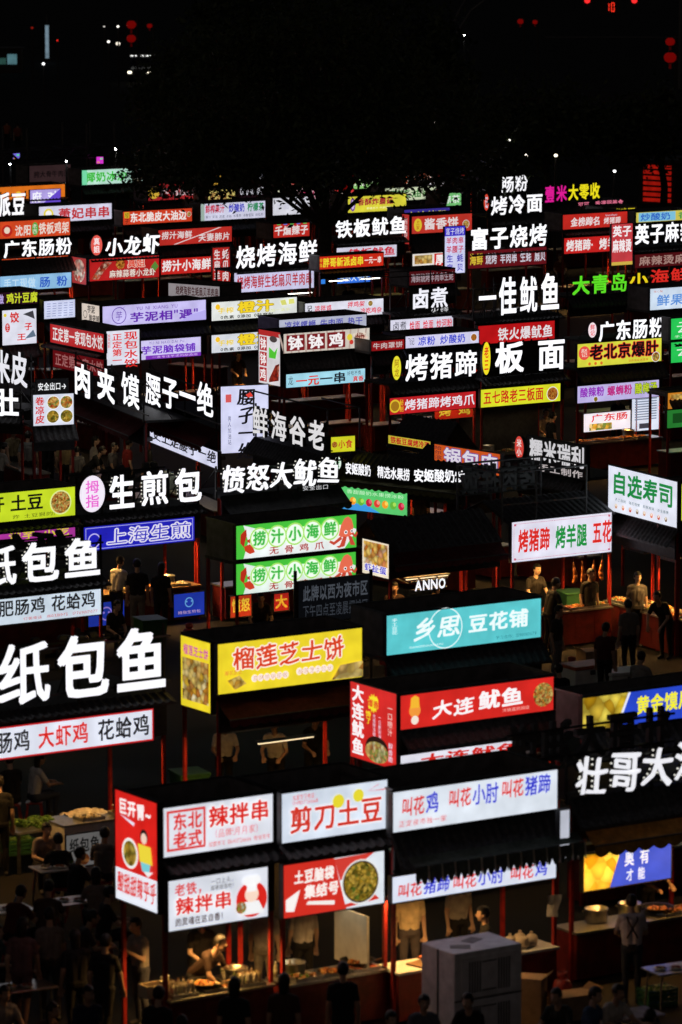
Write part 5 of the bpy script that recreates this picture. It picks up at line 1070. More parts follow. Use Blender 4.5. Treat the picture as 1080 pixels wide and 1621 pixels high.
PEOPLE = [
 # label, x, y of the top of the head, pose, turn, shirt, trousers, hair, extra
 ('cook in white shirt with dark apron straps leaning over the bun stall counter', 191, 880, 'work', 150, WH, BK, 'short', dict()),
 ('man in black shirt seen from behind ordering at the bun stall', 217, 884, 'stand', 185, BK, GY, 'short', dict(scale=1.06)),
 ('woman in black camisole with shoulder bag at the bun stall counter', 256, 890, 'stand', 165, (24, 22, 24), BK, 'long', dict()),
 ('seated person in dark shirt below the bun stall counter', 186, 950, 'slump', 40, BK, BK, 'short', dict()),
 ('bald looking cook in olive shirt bent over a pan under the green boards', 413, 938, 'bend', 0, (70, 58, 44), BK, 'short', dict()),
 ('vendor in dark shirt beneath the tiled gable roof', 625, 921, 'work', 0, (60, 44, 40), BK, 'short', dict()),
 ('cook in black shirt behind the grill counter under the hanging hams', 851, 892, 'work', 30, (34, 32, 32), BK, 'short', dict(scale=1.04)),
 ('customer in black shirt reaching over to the grill counter', 881, 914, 'work', 120, BK, BK, 'short', dict()),
 ('woman in black shirt with hair tied up bending over the sushi trays', 1040, 936, 'bend', -30, (36, 32, 32), BK, 'bun', dict()),
 ('man in grey shirt seen from behind before the sushi trays', 994, 948, 'stand', 200, (120, 112, 104), (30, 28, 30), 'short', dict()),
 ('person in white shirt seated near the sushi stall', 1016, 1030, 'sit', 150, (150, 148, 146), BK, 'short', dict()),
 ('dark haired person seated beside the white storage boxes', 884, 1050, 'sit', 200, BK, BK, 'short', dict()),
 ('man in dark trousers standing beyond the red grill counter', 886, 958, 'stand', 60, (60, 52, 46), GY, 'short', dict()),
 ('person in white shirt working in the yellow signed stall by its corner post', 357, 1136, 'work', 10, WH, BK, 'short', dict()),
 ('cook in white shirt with yellow gloves in the yellow signed stall', 434, 1138, 'work', -10, (200, 196, 190), BK, 'short', dict()),
 ('cook in black shirt at the far end of the yellow signed stall', 500, 1128, 'work', 20, BK, BK, 'short', dict()),
 ('woman in white shirt sitting with back turned under the red edged board', 64, 1190, 'sit', 120, (206, 204, 200), (52, 60, 78), 'long', dict()),
 ('person in dark shirt sitting at the edge under the red edged board', 14, 1192, 'sit', 210, BK, BK, 'short', dict()),
 ('tall person in black standing before the vegetable table', -2, 1226, 'stand', 190, BK, BK, 'short', dict(scale=1.05)),
 ('man in pale shirt eating at the dish covered table', 74, 1302, 'eat', 20, (132, 122, 116), BK, 'short', dict(group=G_D)),
 ('man in black shirt seen from behind at the dish covered table', 92, 1318, 'eat', 190, BK, BK, 'short', dict(group=G_D)),
 ('person in striped grey shirt seated beside the vegetable table', 166, 1308, 'sit', 170, (104, 98, 94), BK, 'short', dict(group=G_D)),
 ('person in white shirt seated below the striped shirt', 152, 1372, 'sit', 190, (132, 118, 112), BK, 'long', dict(group=G_D)),
 ('man in black shirt with bare arms seated beside the red side board', 175, 1402, 'sit', 110, BK, BK, 'short', dict(group=G_D)),
 ('person in brown shirt seated before the foil covered table', 78, 1392, 'eat', 170, (84, 66, 56), BK, 'short', dict(group=G_D)),
 ('woman with long dark hair in dusty pink dress walking through the dining area', 36, 1452, 'walk', 170, (110, 82, 84), (100, 74, 78), 'long', dict()),
 ('person in white shirt walking beside the dusty pink dress', 78, 1436, 'walk', 190, (132, 124, 120), (60, 56, 60), 'short', dict()),
 ('vendor in white shirt holding a phone beside the spicy skewer stall', 214, 1452, 'phone', -50, (176, 168, 160), (70, 72, 84), 'short', dict()),
 ('vendor in black shirt with apron behind the heaped skewers', 322, 1444, 'work', 30, (30, 28, 30), BK, 'short', dict()),
 ('vendor in dark shirt leaning over the end of the heaped skewers', 350, 1480, 'bend', 60, (52, 36, 28), BK, 'short', dict()),
 ('person in white shirt and shorts standing behind the potato stall post', 420, 1420, 'stand', 170, (176, 172, 170), (150, 146, 140), 'short', dict()),
 ('person in loose white shirt and dark shorts behind the potato stall', 478, 1412, 'stand', 195, (190, 186, 184), BK, 'short', dict()),
 ('customer in black shirt with white print before the potato stall', 543, 1522, 'stand', 180, BK, BK, 'short', dict()),
 ('dark haired customer before the spicy skewers', 372, 1546, 'stand', 170, BK, BK, 'long', dict()),
 ('customer with black cap hair bending near the skewer counter', 288, 1606, 'stand', 185, BK, BK, 'short', dict()),
 ('man in cream shirt lit warmly behind the chopping board', 650, 1392, 'stand', 10, (222, 200, 160), (80, 74, 80), 'short', dict(scale=1.05)),
 ('person in white shirt and dark trousers behind the chopping board', 730, 1380, 'stand', 30, (170, 164, 160), BK, 'short', dict()),
 ('man in black shirt seated behind the louvred cabinet', 764, 1434, 'stand', -80, BK, BK, 'short', dict(scale=.98)),
 ('woman in white shirt with crossed dark apron straps seen from behind', 1000, 1415, 'work', 180, (196, 184, 186), (48, 52, 62), 'bun', dict(apron=(40, 30, 34))),
 ('tall vendor in black in front of the blue menu screen', 1036, 1330, 'work', 40, BK, BK, 'short', dict(scale=1.05)),
 ('man in grey shirt seated before the louvred cabinet', 672, 1574, 'sit', 10, (96, 100, 112), BK, 'short', dict(group=G_D)),
 ('man in black shirt seated before the louvred cabinet corner', 740, 1572, 'eat', -20, BK, BK, 'short', dict(group=G_D)),
 ('man in dark green shirt and cap seated by the cardboard boxes', 880, 1564, 'eat', -30, (44, 50, 48), BK, 'short', dict(group=G_D)),
 ('person in blue shirt seated next to the white shirted eater', 944, 1562, 'sit', 60, (70, 92, 124), BK, 'short', dict(group=G_D)),
 ('person in white shirt reaching across the low table', 980, 1558, 'reach', 40, (190, 184, 176), BK, 'short', dict(group=G_D)),
 ('dark haired diner at the low table edge', 1030, 1596, 'sit', 150, BK, BK, 'short', dict(group=G_D)),
 ('diner in dark shirt with head at the frame bottom beside the trays', 620, 1600, 'sit', 30, (50, 34, 30), BK, 'short', dict(group=G_D)),
 ('tall person in grey shirt walking in the aisle near the picture board', 45, 682, 'walk', 160, (120, 122, 124), BK, 'short', dict(scale=1.05)),
 ('person in black shirt with white number print near the picture board', 76, 682, 'stand', 180, (22, 22, 24), BK, 'short', dict()),
 ('woman with long hair and cream top in the aisle', 103, 690, 'stand', 170, (168, 150, 110), BK, 'long', dict()),
 ('child sized person in grey in the aisle beside the cream top', 122, 706, 'stand', 190, (110, 110, 112), BK, 'short', dict(scale=.9)),
 ('woman in white top before the red doors of the meat bun stall', 152, 690, 'stand', 90, (170, 164, 160), BK, 'long', dict()),
 ('person in black cap bending before the meat bun stall', 163, 706, 'bend', 80, BK, BK, 'short', dict()),
 ('person in pale shirt at the edge of the rice skin stall', 8, 700, 'work', 120, (160, 156, 150), BK, 'short', dict()),
 ('customer in black before the yoghurt stall', 668, 768, 'stand', 160, BK, BK, 'long', dict()),
 ('customer with dark hair and pale collar beside the yoghurt stall', 741, 768, 'stand', 100, (90, 84, 84), BK, 'short', dict()),
 ('man in dark shirt queueing beside the yoghurt stall', 715, 772, 'stand', 200, (30, 28, 34), BK, 'short', dict()),
 ('cook in white shirt and white cap inside the yellow board noodle stall', 865, 646, 'work', 20, (190, 184, 176), WH, 'short', dict()),
 ('cook in cream shirt inside the yellow board noodle stall', 806, 636, 'work', -20, (180, 160, 110), BK, 'short', dict()),
 ('man in black shirt in front of the yellow board noodle stall', 876, 652, 'stand', 120, BK, BK, 'short', dict()),
 ('man in black standing behind the fried food trays of the tripe stall', 980, 624, 'work', 20, BK, BK, 'short', dict()),
 ('vendor in dark clothes behind the tripe stall', 1010, 618, 'stand', 200, (36, 34, 40), BK, 'short', dict()),
 ('vendor in black behind the glass cases of the braised skewer stall', 552, 447, 'work', 0, BK, BK, 'short', dict()),
 ('vendor in orange light at the red box trotter stall', 887, 402, 'work', 0, (120, 70, 40), BK, 'short', dict()),
 ('vendor in dark shirt working beside the orange juice boards', 378, 556, 'work', 20, (46, 40, 38), BK, 'short', dict()),
 ('man in black shirt with bare arms walking past the red side board', 168, 1478, 'walk', 160, BK, BK, 'short', dict()),
 ('person in dark clothes standing beside the white shirted walker', 118, 1470, 'stand', 200, (30, 28, 34), BK, 'long', dict()),
 ('person in navy shirt near the frame bottom among the diners', 140, 1560, 'walk', 20, NV, BK, 'short', dict()),
 ('person in teal shirt seated at the market edge', -4, 1462, 'sit', 60, (60, 92, 104), BK, 'short', dict(group=G_D)),
 ('diner in white undershirt seated behind the dusty pink dress', 8, 1560, 'sit', 30, (150, 140, 134), BK, 'short', dict(group=G_D)),
 ('diner with bare shoulders seated near the bottom left', 84, 1586, 'eat', 60, (96, 60, 50), BK, 'long', dict(group=G_D)),
 ('diner in black shirt seated with back to the fish cabinet', 128, 1340, 'sit', 130, (28, 26, 30), BK, 'short', dict(group=G_D)),
 ('diner in charcoal shirt seated at the foil covered table', 148, 1440, 'eat', 100, (52, 50, 54), BK, 'short', dict(group=G_D)),
 ('diner in dark red shirt at the edge bottle table', 34, 1400, 'eat', 150, (84, 34, 32), BK, 'short', dict(group=G_D)),
 ('passer-by in dark hoodie beside the spicy skewer corner', 252, 1560, 'stand', 160, (34, 32, 36), BK, 'short', dict()),
 ('customer in brown top waiting between the two red boards', 450, 1540, 'stand', 175, (70, 46, 34), BK, 'long', dict()),
 ('dark figure standing behind the red and green lettered board post', 936, 900, 'stand', 30, (32, 30, 30), BK, 'short', dict()),
 ('man in grey vest beyond the sushi counter', 1010, 905, 'stand', 10, (84, 82, 82), BK, 'short', dict()),
 ('customer in maroon shirt between chest box and sushi counter', 960, 985, 'stand', 150, (76, 30, 30), BK, 'short', dict()),
 ('shopper in black beside the lit end of the snack stall', 580, 925, 'stand', 60, BK, BK, 'short', dict()),
 ('shopper in white shirt beneath the snack stall awning', 690, 925, 'walk', 120, (150, 144, 140), BK, 'short', dict()),
 ('tall shopper in khaki shirt in the aisle by the rice skin lettering', 22, 676, 'walk', 30, (120, 108, 84), BK, 'short', dict(scale=1.05)),
 ('shopper in red shirt beside the red doors of the meat bun stall', 205, 694, 'stand', 120, (130, 30, 28), BK, 'short', dict()),
 ('shopper in black beneath the kidney lettering', 236, 712, 'stand', 200, BK, BK, 'long', dict()),
 ('shopper in grey beneath the kidney lettering', 182, 700, 'walk', 60, (96, 94, 98), BK, 'short', dict()),
 ('cook in pale apron inside the angry squid stall', 420, 812, 'work', 0, (150, 140, 128), BK, 'short', dict()),
 ('cook in grey beside the juice stall counter', 420, 548, 'work', 30, (90, 84, 80), BK, 'short', dict()),
 ('passer-by in orange shirt on the far road', 11, 190, 'walk', 180, (170, 96, 60), BK, 'short', dict()),
 ('passer-by in dull red shirt beside the orange one on the far road', 28, 194, 'walk', 180, (150, 80, 70), BK, 'short', dict()),
]
for a in PEOPLE: person(a[0], a[1], a[2], a[3], a[4], a[5], a[6], a[7], **a[8])

# ------------------------------------------------------------------ food, trays and small goods
def lumps(name, n, wx, wy, z, r, cols, seed, stretch=1.0, pile=.05):
    rr = random.Random(seed); bm = bmesh.new()
    for i in range(n):
        x, y = rr.uniform(-wx, wx), rr.uniform(-wy, wy); k = 1-(x/wx)**2*.5-(y/wy)**2*.5
        m = Matrix.Translation((x, y, z+rr.uniform(0, pile)*k)) @ Matrix.Rotation(rr.uniform(0, 6.28), 4, 'Z') @ Matrix.Rotation(rr.uniform(-.4, .4), 4, 'X') @ Matrix.Diagonal((r*stretch*rr.uniform(.7, 1.3), r*rr.uniform(.7, 1.2), r*rr.uniform(.6, 1.1), 1))
        b = len(bm.faces); bmesh.ops.create_icosphere(bm, subdivisions=1, radius=1, matrix=m); bm.faces.ensure_lookup_table(); mi = rr.randrange(len(cols))
        for f in bm.faces[b:]: f.material_index = mi; f.smooth = True
    me = bpy.data.meshes.new(name); bm.to_mesh(me); bm.free()
    for c in cols: me.materials.append(c)
    return me
def tray_mesh(wx, wy, h):
    bm = bmesh.new(); add_box(bm, -wx, wx, -wy, wy, 0, .012)
    for q in ((-wx, wx, -wy, -wy+.012), (-wx, wx, wy-.012, wy), (-wx, -wx+.012, -wy+.012, wy-.012), (wx-.012, wx, -wy+.012, wy-.012)): add_box(bm, *q, .0125, h)
    me = bpy.data.meshes.new('tray'); bm.to_mesh(me); bm.free(); me.materials.append(STEEL); return me
FM = lambda n, c: surf('food_'+n, c, .4, 0, .25, 30, .2)
FRIED = [FM('gold', (.55, .28, .06)), FM('brown', (.32, .13, .04)), FM('orange', (.6, .2, .04))]
MEAT = [FM('dark', (.18, .06, .03)), FM('red', (.36, .09, .04)), FM('tan', (.4, .2, .09))]
MIX = [FM('cream', (.6, .5, .32)), FM('green', (.15, .26, .05)), FM('red', (.4, .08, .05)), FM('white', (.65, .62, .55)), FM('gold', (.55, .28, .06))]
GREEN = [FM('leaf', (.08, .2, .03)), FM('leaf2', (.14, .28, .05)), FM('leaf3', (.05, .13, .02))]
TR = tray_mesh(.24, .19, .055)
FOODS = {'fried': lumps('food', 46, .2, .15, .035, .035, FRIED, 1, 1.3), 'meat': lumps('food', 40, .2, .15, .03, .034, MEAT, 2, 1.7), 'mix': lumps('food', 60, .2, .15, .03, .028, MIX, 3, 1.4, .07), 'green': lumps('food', 60, .22, .17, .02, .035, GREEN, 4, 1.8, .1), 'white': lumps('food', 30, .2, .15, .03, .04, [WHITE, FM('cream', (.6, .5, .32))], 5, 1.0)}
SKW = bmesh.new(); rr = random.Random(9)
for i in range(60):
    x, y = rr.uniform(-.2, .2), rr.uniform(-.15, .15); dx, dy = rr.uniform(-.06, .06), rr.uniform(-.06, .06)
    add_bar(SKW, (x, y, .02), (x+dx, y+dy, .24), .004, 4, mi=1); add_bar(SKW, (x+dx*.3, y+dy*.3, .06), (x+dx*.8, y+dy*.8, .2), .017, 6, .015, mi=2 if i % 3 else (0 if i % 2 else 3))
me = bpy.data.meshes.new('food'); SKW.to_mesh(me); SKW.free()
for m in (MIX[0], WOOD, MIX[3], MIX[1]): me.materials.append(m)
FOODS['skewers'] = me
def stall_pos(s, x, y, z): P = s.O + s.e*x + s.n*y; return (P[0], P[1], z)
FN = {'fried': 'fried snacks', 'meat': 'grilled meat', 'mix': 'mixed cooked vegetables', 'green': 'leafy greens', 'white': 'pale buns', 'skewers': 'upright skewers'}
def tray(s, x, y, kind, z=.8605, rz=0):
    o = tag(link('food_tray', TR, None, stall_pos(s, x, y, z), s.a+rz), 'steel tray of %s on the %s counter' % (FN[kind], s.short.replace(' stall', '')), 'food tray', 'food trays of the ' + s.short)
    link('food', FOODS[kind], o)
def trays(s, kinds, x0, x1, y=.12, z=.8605):
    n = len(kinds)
    for i, k in enumerate(kinds): tray(s, x0+(x1-x0)*(i+.5)/n, y+.06*math.sin(i*3.1), k, z, .15*math.sin(i*5))
trays(S_SPICY, ['skewers', 'mix', 'skewers'], .05, S_SPICY.W-.1); trays(S_SPICY, ['mix', 'skewers'], .5, S_SPICY.W-.1, .45)
trays(S_SCISSOR, ['mix', 'fried', 'meat'], .2, S_SCISSOR.W-.15)
trays(S_BUN, ['white', 'fried', 'white'], 1.1, S_BUN.W-.2)
trays(S_GRILL, ['meat', 'meat', 'fried', 'mix'], .9, S_GRILL.W-.1)
trays(S_SUSHI, ['mix', 'fried', 'white', 'mix', 'meat', 'fried'], .1, S_SUSHI.W-.1); trays(S_SUSHI, ['fried', 'mix', 'fried', 'white'], .4, S_SUSHI.W-.4, .5)
trays(S_TRIPE, ['fried']*5, .1, S_TRIPE.W-.5)
trays(S_ZG, ['fried', 'meat', 'fried', 'mix'], 2.0, S_ZG.W-.2)
trays(S_PG, ['mix', 'meat', 'mix', 'meat'], .2, S_PG.W-.2)
trays(S_OJ, ['fried', 'fried'], .6, S_OJ.W-.4); trays(S_JB, ['meat', 'meat', 'fried'], .2, S_JB.W-.2); trays(S_NOOD, ['mix', 'green'], .5, S_NOOD.W-.3)
trays(S_SEAF, ['meat', 'mix', 'skewers'], .4, S_SEAF.W-.3); trays(S_DURIAN, ['fried', 'white', 'fried'], .3, S_DURIAN.W-.6); trays(S_YOG, ['mix', 'green', 'mix'], .4, 2.0)
def bottle(loc, col, label, group, h=.24):
    bm = bmesh.new(); pr = [(.001, 0), (.036, 0), (.038, .02), (.038, h*.6), (.03, h*.72), (.014, h*.82), (.014, h*.92)]
    for i in range(len(pr)-1): add_bar(bm, (0, 0, pr[i][1]), (0, 0, pr[i+1][1]+1e-4), pr[i][0], 10, pr[i+1][0])
    o = tag(obj('sauce_bottle', bm, surf('bottle_%s' % str(col), col, .2, 0, .1, 5, 0, .6), None, loc, 0, True), label, 'bottle', group)
    bm = bmesh.new(); add_bar(bm, (0, 0, h*.92), (0, 0, h), .017, 8, .015); obj('cap', bm, WHITE, o)
for s, xs, c, nm in ((S_SCISSOR, (.15, .28, .42), (.5, .45, .3), 'cloudy'), (S_FISH1, (S_FISH1.W-.9, S_FISH1.W-.72, S_FISH1.W-.56), (.4, .06, .04), 'red'), (S_BUN, (1.0, 1.12), (.7, .68, .6), 'white'), (S_SPICY, (.2, .32), (.55, .5, .4), 'pale'), (S_DURIAN, (.3, .44, S_DURIAN.W-.4), (.6, .6, .55), 'clear'), (S_GOLD, (.4, .55), (.3, .1, .05), 'brown')):
    for x in xs: bottle(stall_pos(s, x, .42, .8605), c, '%s sauce bottle on the counter of the %s' % (nm, s.short), 'bottles of the '+s.short, .26)
# chopping board, foam box, bagged buns
o = tag(box('chopping_board', (-.28, .28, -.18, .18, 0, .03), WOOD, None, stall_pos(S_CHICK, .75, .15, .8605), S_CHICK.a+.2, .005), 'wooden chopping board with roast meat on the clay baked chicken counter', 'chopping board')
link('food', lumps('food', 16, .12, .08, .04, .04, MEAT, 21, 1.5), None, stall_pos(S_CHICK, .8, .16, .892)).name = 'roast_meat'
tag(bpy.data.objects['roast_meat'], 'pile of roast meat pieces on the wooden chopping board', 'meat')
def foam_box(loc, rz, label):
    bm = bmesh.new(); add_box(bm, -.2, .2, -.14, .14, 0, .02)
    for q in ((-.2, .2, -.14, -.11), (-.2, .2, .11, .14), (-.2, -.17, -.11, .11), (.17, .2, -.11, .11)): add_box(bm, *q, .0205, .2)
    tag(obj('foam_box', bm, surf('cream_foam', (.7, .6, .42), .7, 0, .08, 10), None, loc, rz), label, 'box')
foam_box(stall_pos(S_SPICY, -.02, .3, .8605), S_SPICY.a, 'cream foam box at the corner of the heaped skewer counter')
for i, (x, y) in enumerate(((.0, 0), (.22, .05), (.1, .2), (-.16, .12))):
    bm = bmesh.new(); ball(bm, (0, 0, .1), .12, 1, .9, .95)
    for v in bm.verts: v.co.x += .015*math.sin(v.co.z*40+i); v.co.z = max(v.co.z, 0)
    o = tag(obj('bread_bag', bm, surf('bag_cream', (.62, .52, .4), .4, 0, .2, 12, .3), None, stall_pos(S_CHICK, S_CHICK.W-.62+x, .1+y, .8605), i), 'plump cream bag of buns on the end of the clay baked chicken counter', 'bag', 'bagged buns')
    box_obj('knot', -.02, .02, -.02, .02, .205, .25, surf('bag_cream', (0, 0, 0)), o)
# hanging hams under the grill board
for i, x in enumerate((1.75, 2.0, 2.35, 2.6)):
    bm = bmesh.new(); pts = [(0, 0, 0), (.01, 0, -.12), (.05, 0, -.3), (.04, 0, -.42), (-.01, .0, -.5)]; rs = [.012, .03, .055, .06, .03]
    for k in range(4): add_bar(bm, pts[k], pts[k+1], rs[k], 9, rs[k+1])
    add_bar(bm, (0, 0, 0), (0, 0, .28), .006, 5)
    tag(obj('roast_ham', bm, FM('glaze', (.5, .16, .04)), None, stall_pos(S_GRILL, min(x, S_GRILL.W-.3), -.05, 2.0), i*.8, True), 'glazed roast leg hanging on a string above the grill counter', 'meat', 'hanging roast legs')

# white partition inside the scissor potato stall, warm hanging lamp bulbs
box_obj('partition', S_SCISSOR.W-.42, S_SCISSOR.W-.38, -.05, .9, .86, 1.75, WHITE, S_SCISSOR.root)
# louvred metal cabinet
P = at_z(720, 1511, 1.6)
o = tag(empty('metal_cabinet', (P[0], P[1], 0), R(FA)), 'grey white metal cabinet with square vent grilles standing before the clay baked chicken stall', 'cabinet')
box('body', (0, 1.3, 0, .92, .06, 1.6), GREYW, o, bevel=.015)
for z0, z1 in ((.1, .8), (.86, 1.52)):
    f = box('vent_panel', (.12, 1.18, -.025, -.001, z0, z1), GREYW, o, bevel=.006)
    for k in range(5):
        box_obj('grille_fin', .26+k*.05, .28+k*.05, -.034, -.0255, z0+.08, z1-.08, FRAME, f); box_obj('grille_fin', .82+k*.05, .84+k*.05, -.034, -.0255, z0+.08, z1-.08, FRAME, f)
    for z in (z0+.09, z1-.11): box_obj('grille_fin', .51, .78, -.034, -.0255, z, z+.02, FRAME, f)
box_obj('seam', .0005, 1.2995, -.012, -.0005, .82, .84, DARK, o); box_obj('side_strap', -.012, -.0005, .44, .47, .07, 1.59, DARK, o)
for x in (.06, 1.24):
    for y in (.06, .86): box_obj('foot', x-.03, x+.03, y-.03, y+.03, 0, .0595, DARK, o)
for i, (x, y) in enumerate(((.35, .35), (.75, .6))):
    v = Matrix.Rotation(R(FA), 3, 'Z') @ Vector((x, y, 0))
    tag(box('paper_sheet', (-.16, .16, -.11, .11, 0, .006), surf('dirty_paper', (.4, .38, .38), .8), None, (P[0]+v.x, P[1]+v.y, 1.601), i), ['creased paper sheet lying by the front edge of the cabinet top', 'creased paper sheet lying by the back edge of the cabinet top'][i], 'paper')
# cardboard boxes
def carton(px, py, z, w, d, h, rz, label, mat=CARD):
    Q = at_z(px, py, h); o = tag(empty('carton', (Q[0], Q[1], 0), rz), label, 'box')
    box('body', (-w/2, w/2, -d/2, d/2, 0, h), mat, o)
    for sx in (-1, 1):
        bm = bmesh.new(); a = [bm.verts.new(v) for v in ((sx*w/2, -d/2, h+.001), (sx*w/2, d/2, h+.001), (sx*(w/2+.12), d/2, h+.09), (sx*(w/2+.12), -d/2, h+.09))]; bm.faces.new(a); bmesh.ops.solidify(bm, geom=bm.faces[:], thickness=.006); obj('flap', bm, mat, o)
carton(905, 1572, 0, .7, .45, .4, .5, 'long brown carton lying open beside the red counter base'); carton(838, 1545, 0, .5, .4, .75, -.3, 'tall brown carton between the cabinet and the red counter')
carton(945, 1028, 0, .8, .5, .55, .4, 'brown carton on the ground in front of the sushi stall')
# white storage boxes near the grill stall
for i, (px, py, rz, lb) in enumerate(((925, 1050, .55, 'white chest box with a dark latch in front of the grill counter'), (985, 1060, .5, 'white chest box beside the sushi trays'))):
    Q = at_z(px, py, .7); o = tag(empty('chest_box', (Q[0], Q[1], 0), rz), lb, 'box'); box('body', (-.45, .45, -.32, .32, 0, .62), WHITE, o, bevel=.02); box('lid', (-.47, .47, -.34, .34, .621, .7), [WHITE, surf('orange_lid', (.5, .1, .03), .5)][1-i if i == 0 else 0], o, bevel=.015); box_obj('latch', -.06, .06, -.36, -.325, .5, .6, DARK, o)
# vegetable table and display cabinet by the large fish stall
P = at_z(95, 1300, .8)
o = tag(empty('prep_table', (P[0], P[1], 0), R(33)), 'steel prep table with greens and a white cloth in front of the large fish stall', 'table')
box('table_top', (-1.15, 1.15, -.45, .45, .76, .8), STEEL, o)
for x in (-1.08, 1.08):
    for y in (-.38, .38): box_obj('leg', x-.025, x+.025, y-.025, y+.025, 0, .7595, FRAME, o)
M33 = Matrix.Rotation(R(33), 3, 'Z')
def on(P, x, y, z): v = M33 @ Vector((x, y, 0)); return (P[0]+v.x, P[1]+v.y, z)
for x, y in ((-.75, .1), (-.45, -.1), (-.3, .2)): tag(link('lettuce_pile', FOODS['green'], None, on(P, x, y, .79), x*9), 'heap of green lettuce on the steel prep table', 'vegetables', 'lettuce on the prep table')
bm = bmesh.new(); rr = random.Random(4); gx = 14; V = []
for i in range(gx+1):
    for j in range(gx+1):
        x, y = -.42+.84*i/gx, -.36+.72*j/gx; V.append(bm.verts.new((x+rr.uniform(-.02, .02), y+rr.uniform(-.02, .02), .02+.1*rr.random()*max(0, 1-(x*x+y*y)*4)+.05*abs(math.sin(x*14+y*9)))))
for i in range(gx):
    for j in range(gx): bm.faces.new((V[i*(gx+1)+j], V[(i+1)*(gx+1)+j], V[(i+1)*(gx+1)+j+1], V[i*(gx+1)+j+1]))
tag(obj('cloth_bundle', bm, surf('white_cloth', (.62, .6, .57), .85, 0, .1, 12, .3), None, on(P, .6, 0, .802), R(33), True), 'crumpled white cloth bundle on the steel prep table', 'cloth')
f = S_FISH1; X = f.front(95, 1260, -.2)[0]
o = tag(empty('display_cabinet', stall_pos(f, X, -.35, 0), f.a), 'white display cabinet with fish lettering under the red edged board', 'cabinet')
box('body', (0, f.W-X-.1, 0, .5, .0, 1.0), WHITE, o); box_obj('cabinet_top', -.02, f.W-X-.08, -.02, .52, 1.0005, 1.04, STEEL, o)
pl = Panel(None, o, (0.03, -.012, .25), 0, .75, .6, (150, 148, 146), .35, thick=.01); pl.t('纸包鱼', .08, .4, .95, .9, (20, 18, 18), 'b'); pl.disc(.5, .2, .18, mat=food_print(((150, 70, 30), (200, 130, 70)), 8, .3), name='picture')
trays(f, ['white', 'mix'], X+.3, f.W-.6, -.1, 1.041)
# dining tables, stools, plates
def table(px, py, label, w=.9, d=.6, h=.72, rz=.5, top=STEEL):
    Q = at_z(px, py, h); o = tag(empty('dining_table', (Q[0], Q[1], 0), rz), label, 'table', 'dining tables')
    box('table_top', (-w/2, w/2, -d/2, d/2, h-.03, h), top, o, bevel=.008)
    for x in (-1, 1):
        for y in (-1, 1): bar('leg', (x*(w/2-.06), y*(d/2-.06), 0), (x*(w/2-.1), y*(d/2-.1), h-.031), .018, FRAME, o)
    return Q, rz
def plate(Q, rz, x, y, z, label, group, food='mix'):
    c, s_ = math.cos(rz), math.sin(rz); bm = bmesh.new()
    for a, b in (((.06, 0), (.075, .008)), ((.075, .008), (.12, .028)), ((.12, .028), (.112, .03)), ((.112, .03), (.06, .012))): add_bar(bm, (0, 0, a[1]), (0, 0, b[1]+1e-4), a[0], 18, b[0])
    o = tag(obj('plate', bm, WHITE, None, (Q[0]+c*x-s_*y, Q[1]+s_*x+c*y, z), 0, True), label, 'plate', group)
    m = link('food', FOODS[food], o, (0, 0, .01)); m.scale = (.36, .45, .5)
for px, py, lb, pn in ((92, 1372, 'steel dining table covered with dishes beside the striped shirt', 3), (122, 1424, 'dining table with foil tray near the red side board', 2), (8, 1438, 'dining table at the edge with a bottle and plates', 2), (1066, 1532, 'low table with bottle beside the woman in apron straps', 2), (1000, 1604, 'low pink topped table shared by seated diners', 1), (40, 1560, 'dining table behind the dusty pink dress', 2)):
    Q, rz = table(px, py, lb, top=surf('pinkish_table', (.34, .25, .24), .5) if 'pink' in lb and 'topped' in lb else STEEL)
    for k in range(pn): plate(Q, rz, -.25+.25*k, .1*math.sin(k*4), .7205, 'white plate of food on the ' + lb.split(' beside')[0].split(' near')[0], 'plates on the ' + lb[:24], ('mix', 'meat', 'green')[k % 3])
    if 'bottle' in lb: bottle((Q[0]+.2, Q[1]-.05, .7205), (.2, .28, .4), 'drink bottle on the ' + lb.split(' beside')[0], 'drink bottles', .24)
STB = None
for a in PEOPLE:
    if a[3] in ('sit', 'eat', 'slump', 'reach') :
        b = [x for x in bpy.data.objects if x.get('label') == a[0]][0]
        o = tag(empty('plastic_stool', b.location), 'plastic stool under the ' + ' '.join(a[0].split()[:9]), 'stool', 'plastic stools')
        if STB is None:
            bm = bmesh.new(); add_box(bm, -.16, .16, -.16, .16, .31, .335); bmesh.ops.bevel(bm, geom=bm.edges[:], offset=.02, segments=2, affect='EDGES'); STB = bpy.data.meshes.new('seat'); bm.to_mesh(STB); bm.free(); STB.materials.append(surf('red_plastic', (.3, .03, .03), .4))
            STL = []
            for x in (-1, 1):
                for y in (-1, 1):
                    bm = bmesh.new(); add_bar(bm, (x*.16, y*.16, 0), (x*.12, y*.12, .312), .018, 6); m = bpy.data.meshes.new('leg'); bm.to_mesh(m); bm.free(); m.materials.append(MATS['red_plastic']); STL.append(m)
        link('seat', STB, o)
        for m in STL: link('leg', m, o)
def lathe(name, prof, mat, parent=None, loc=(0, 0, 0), seg=16):
    bm = bmesh.new(); rings = [[bm.verts.new((r*math.cos(2*math.pi*i/seg), r*math.sin(2*math.pi*i/seg), z)) for i in range(seg)] for r, z in prof]
    for a, b in zip(rings, rings[1:]):
        for i in range(seg): bm.faces.new((a[i], a[(i+1) % seg], b[(i+1) % seg], b[i]))
    return obj(name, bm, mat, parent, loc, 0, True)
BLK_P = surf('black_iron', (.02, .02, .02), .4, .5, .3, 10); GRN_P = surf('green_plastic', (.03, .12, .05), .5, 0, .2, 6); BLU_P = surf('blue_plastic', (.04, .1, .3), .4, 0, .2, 6)
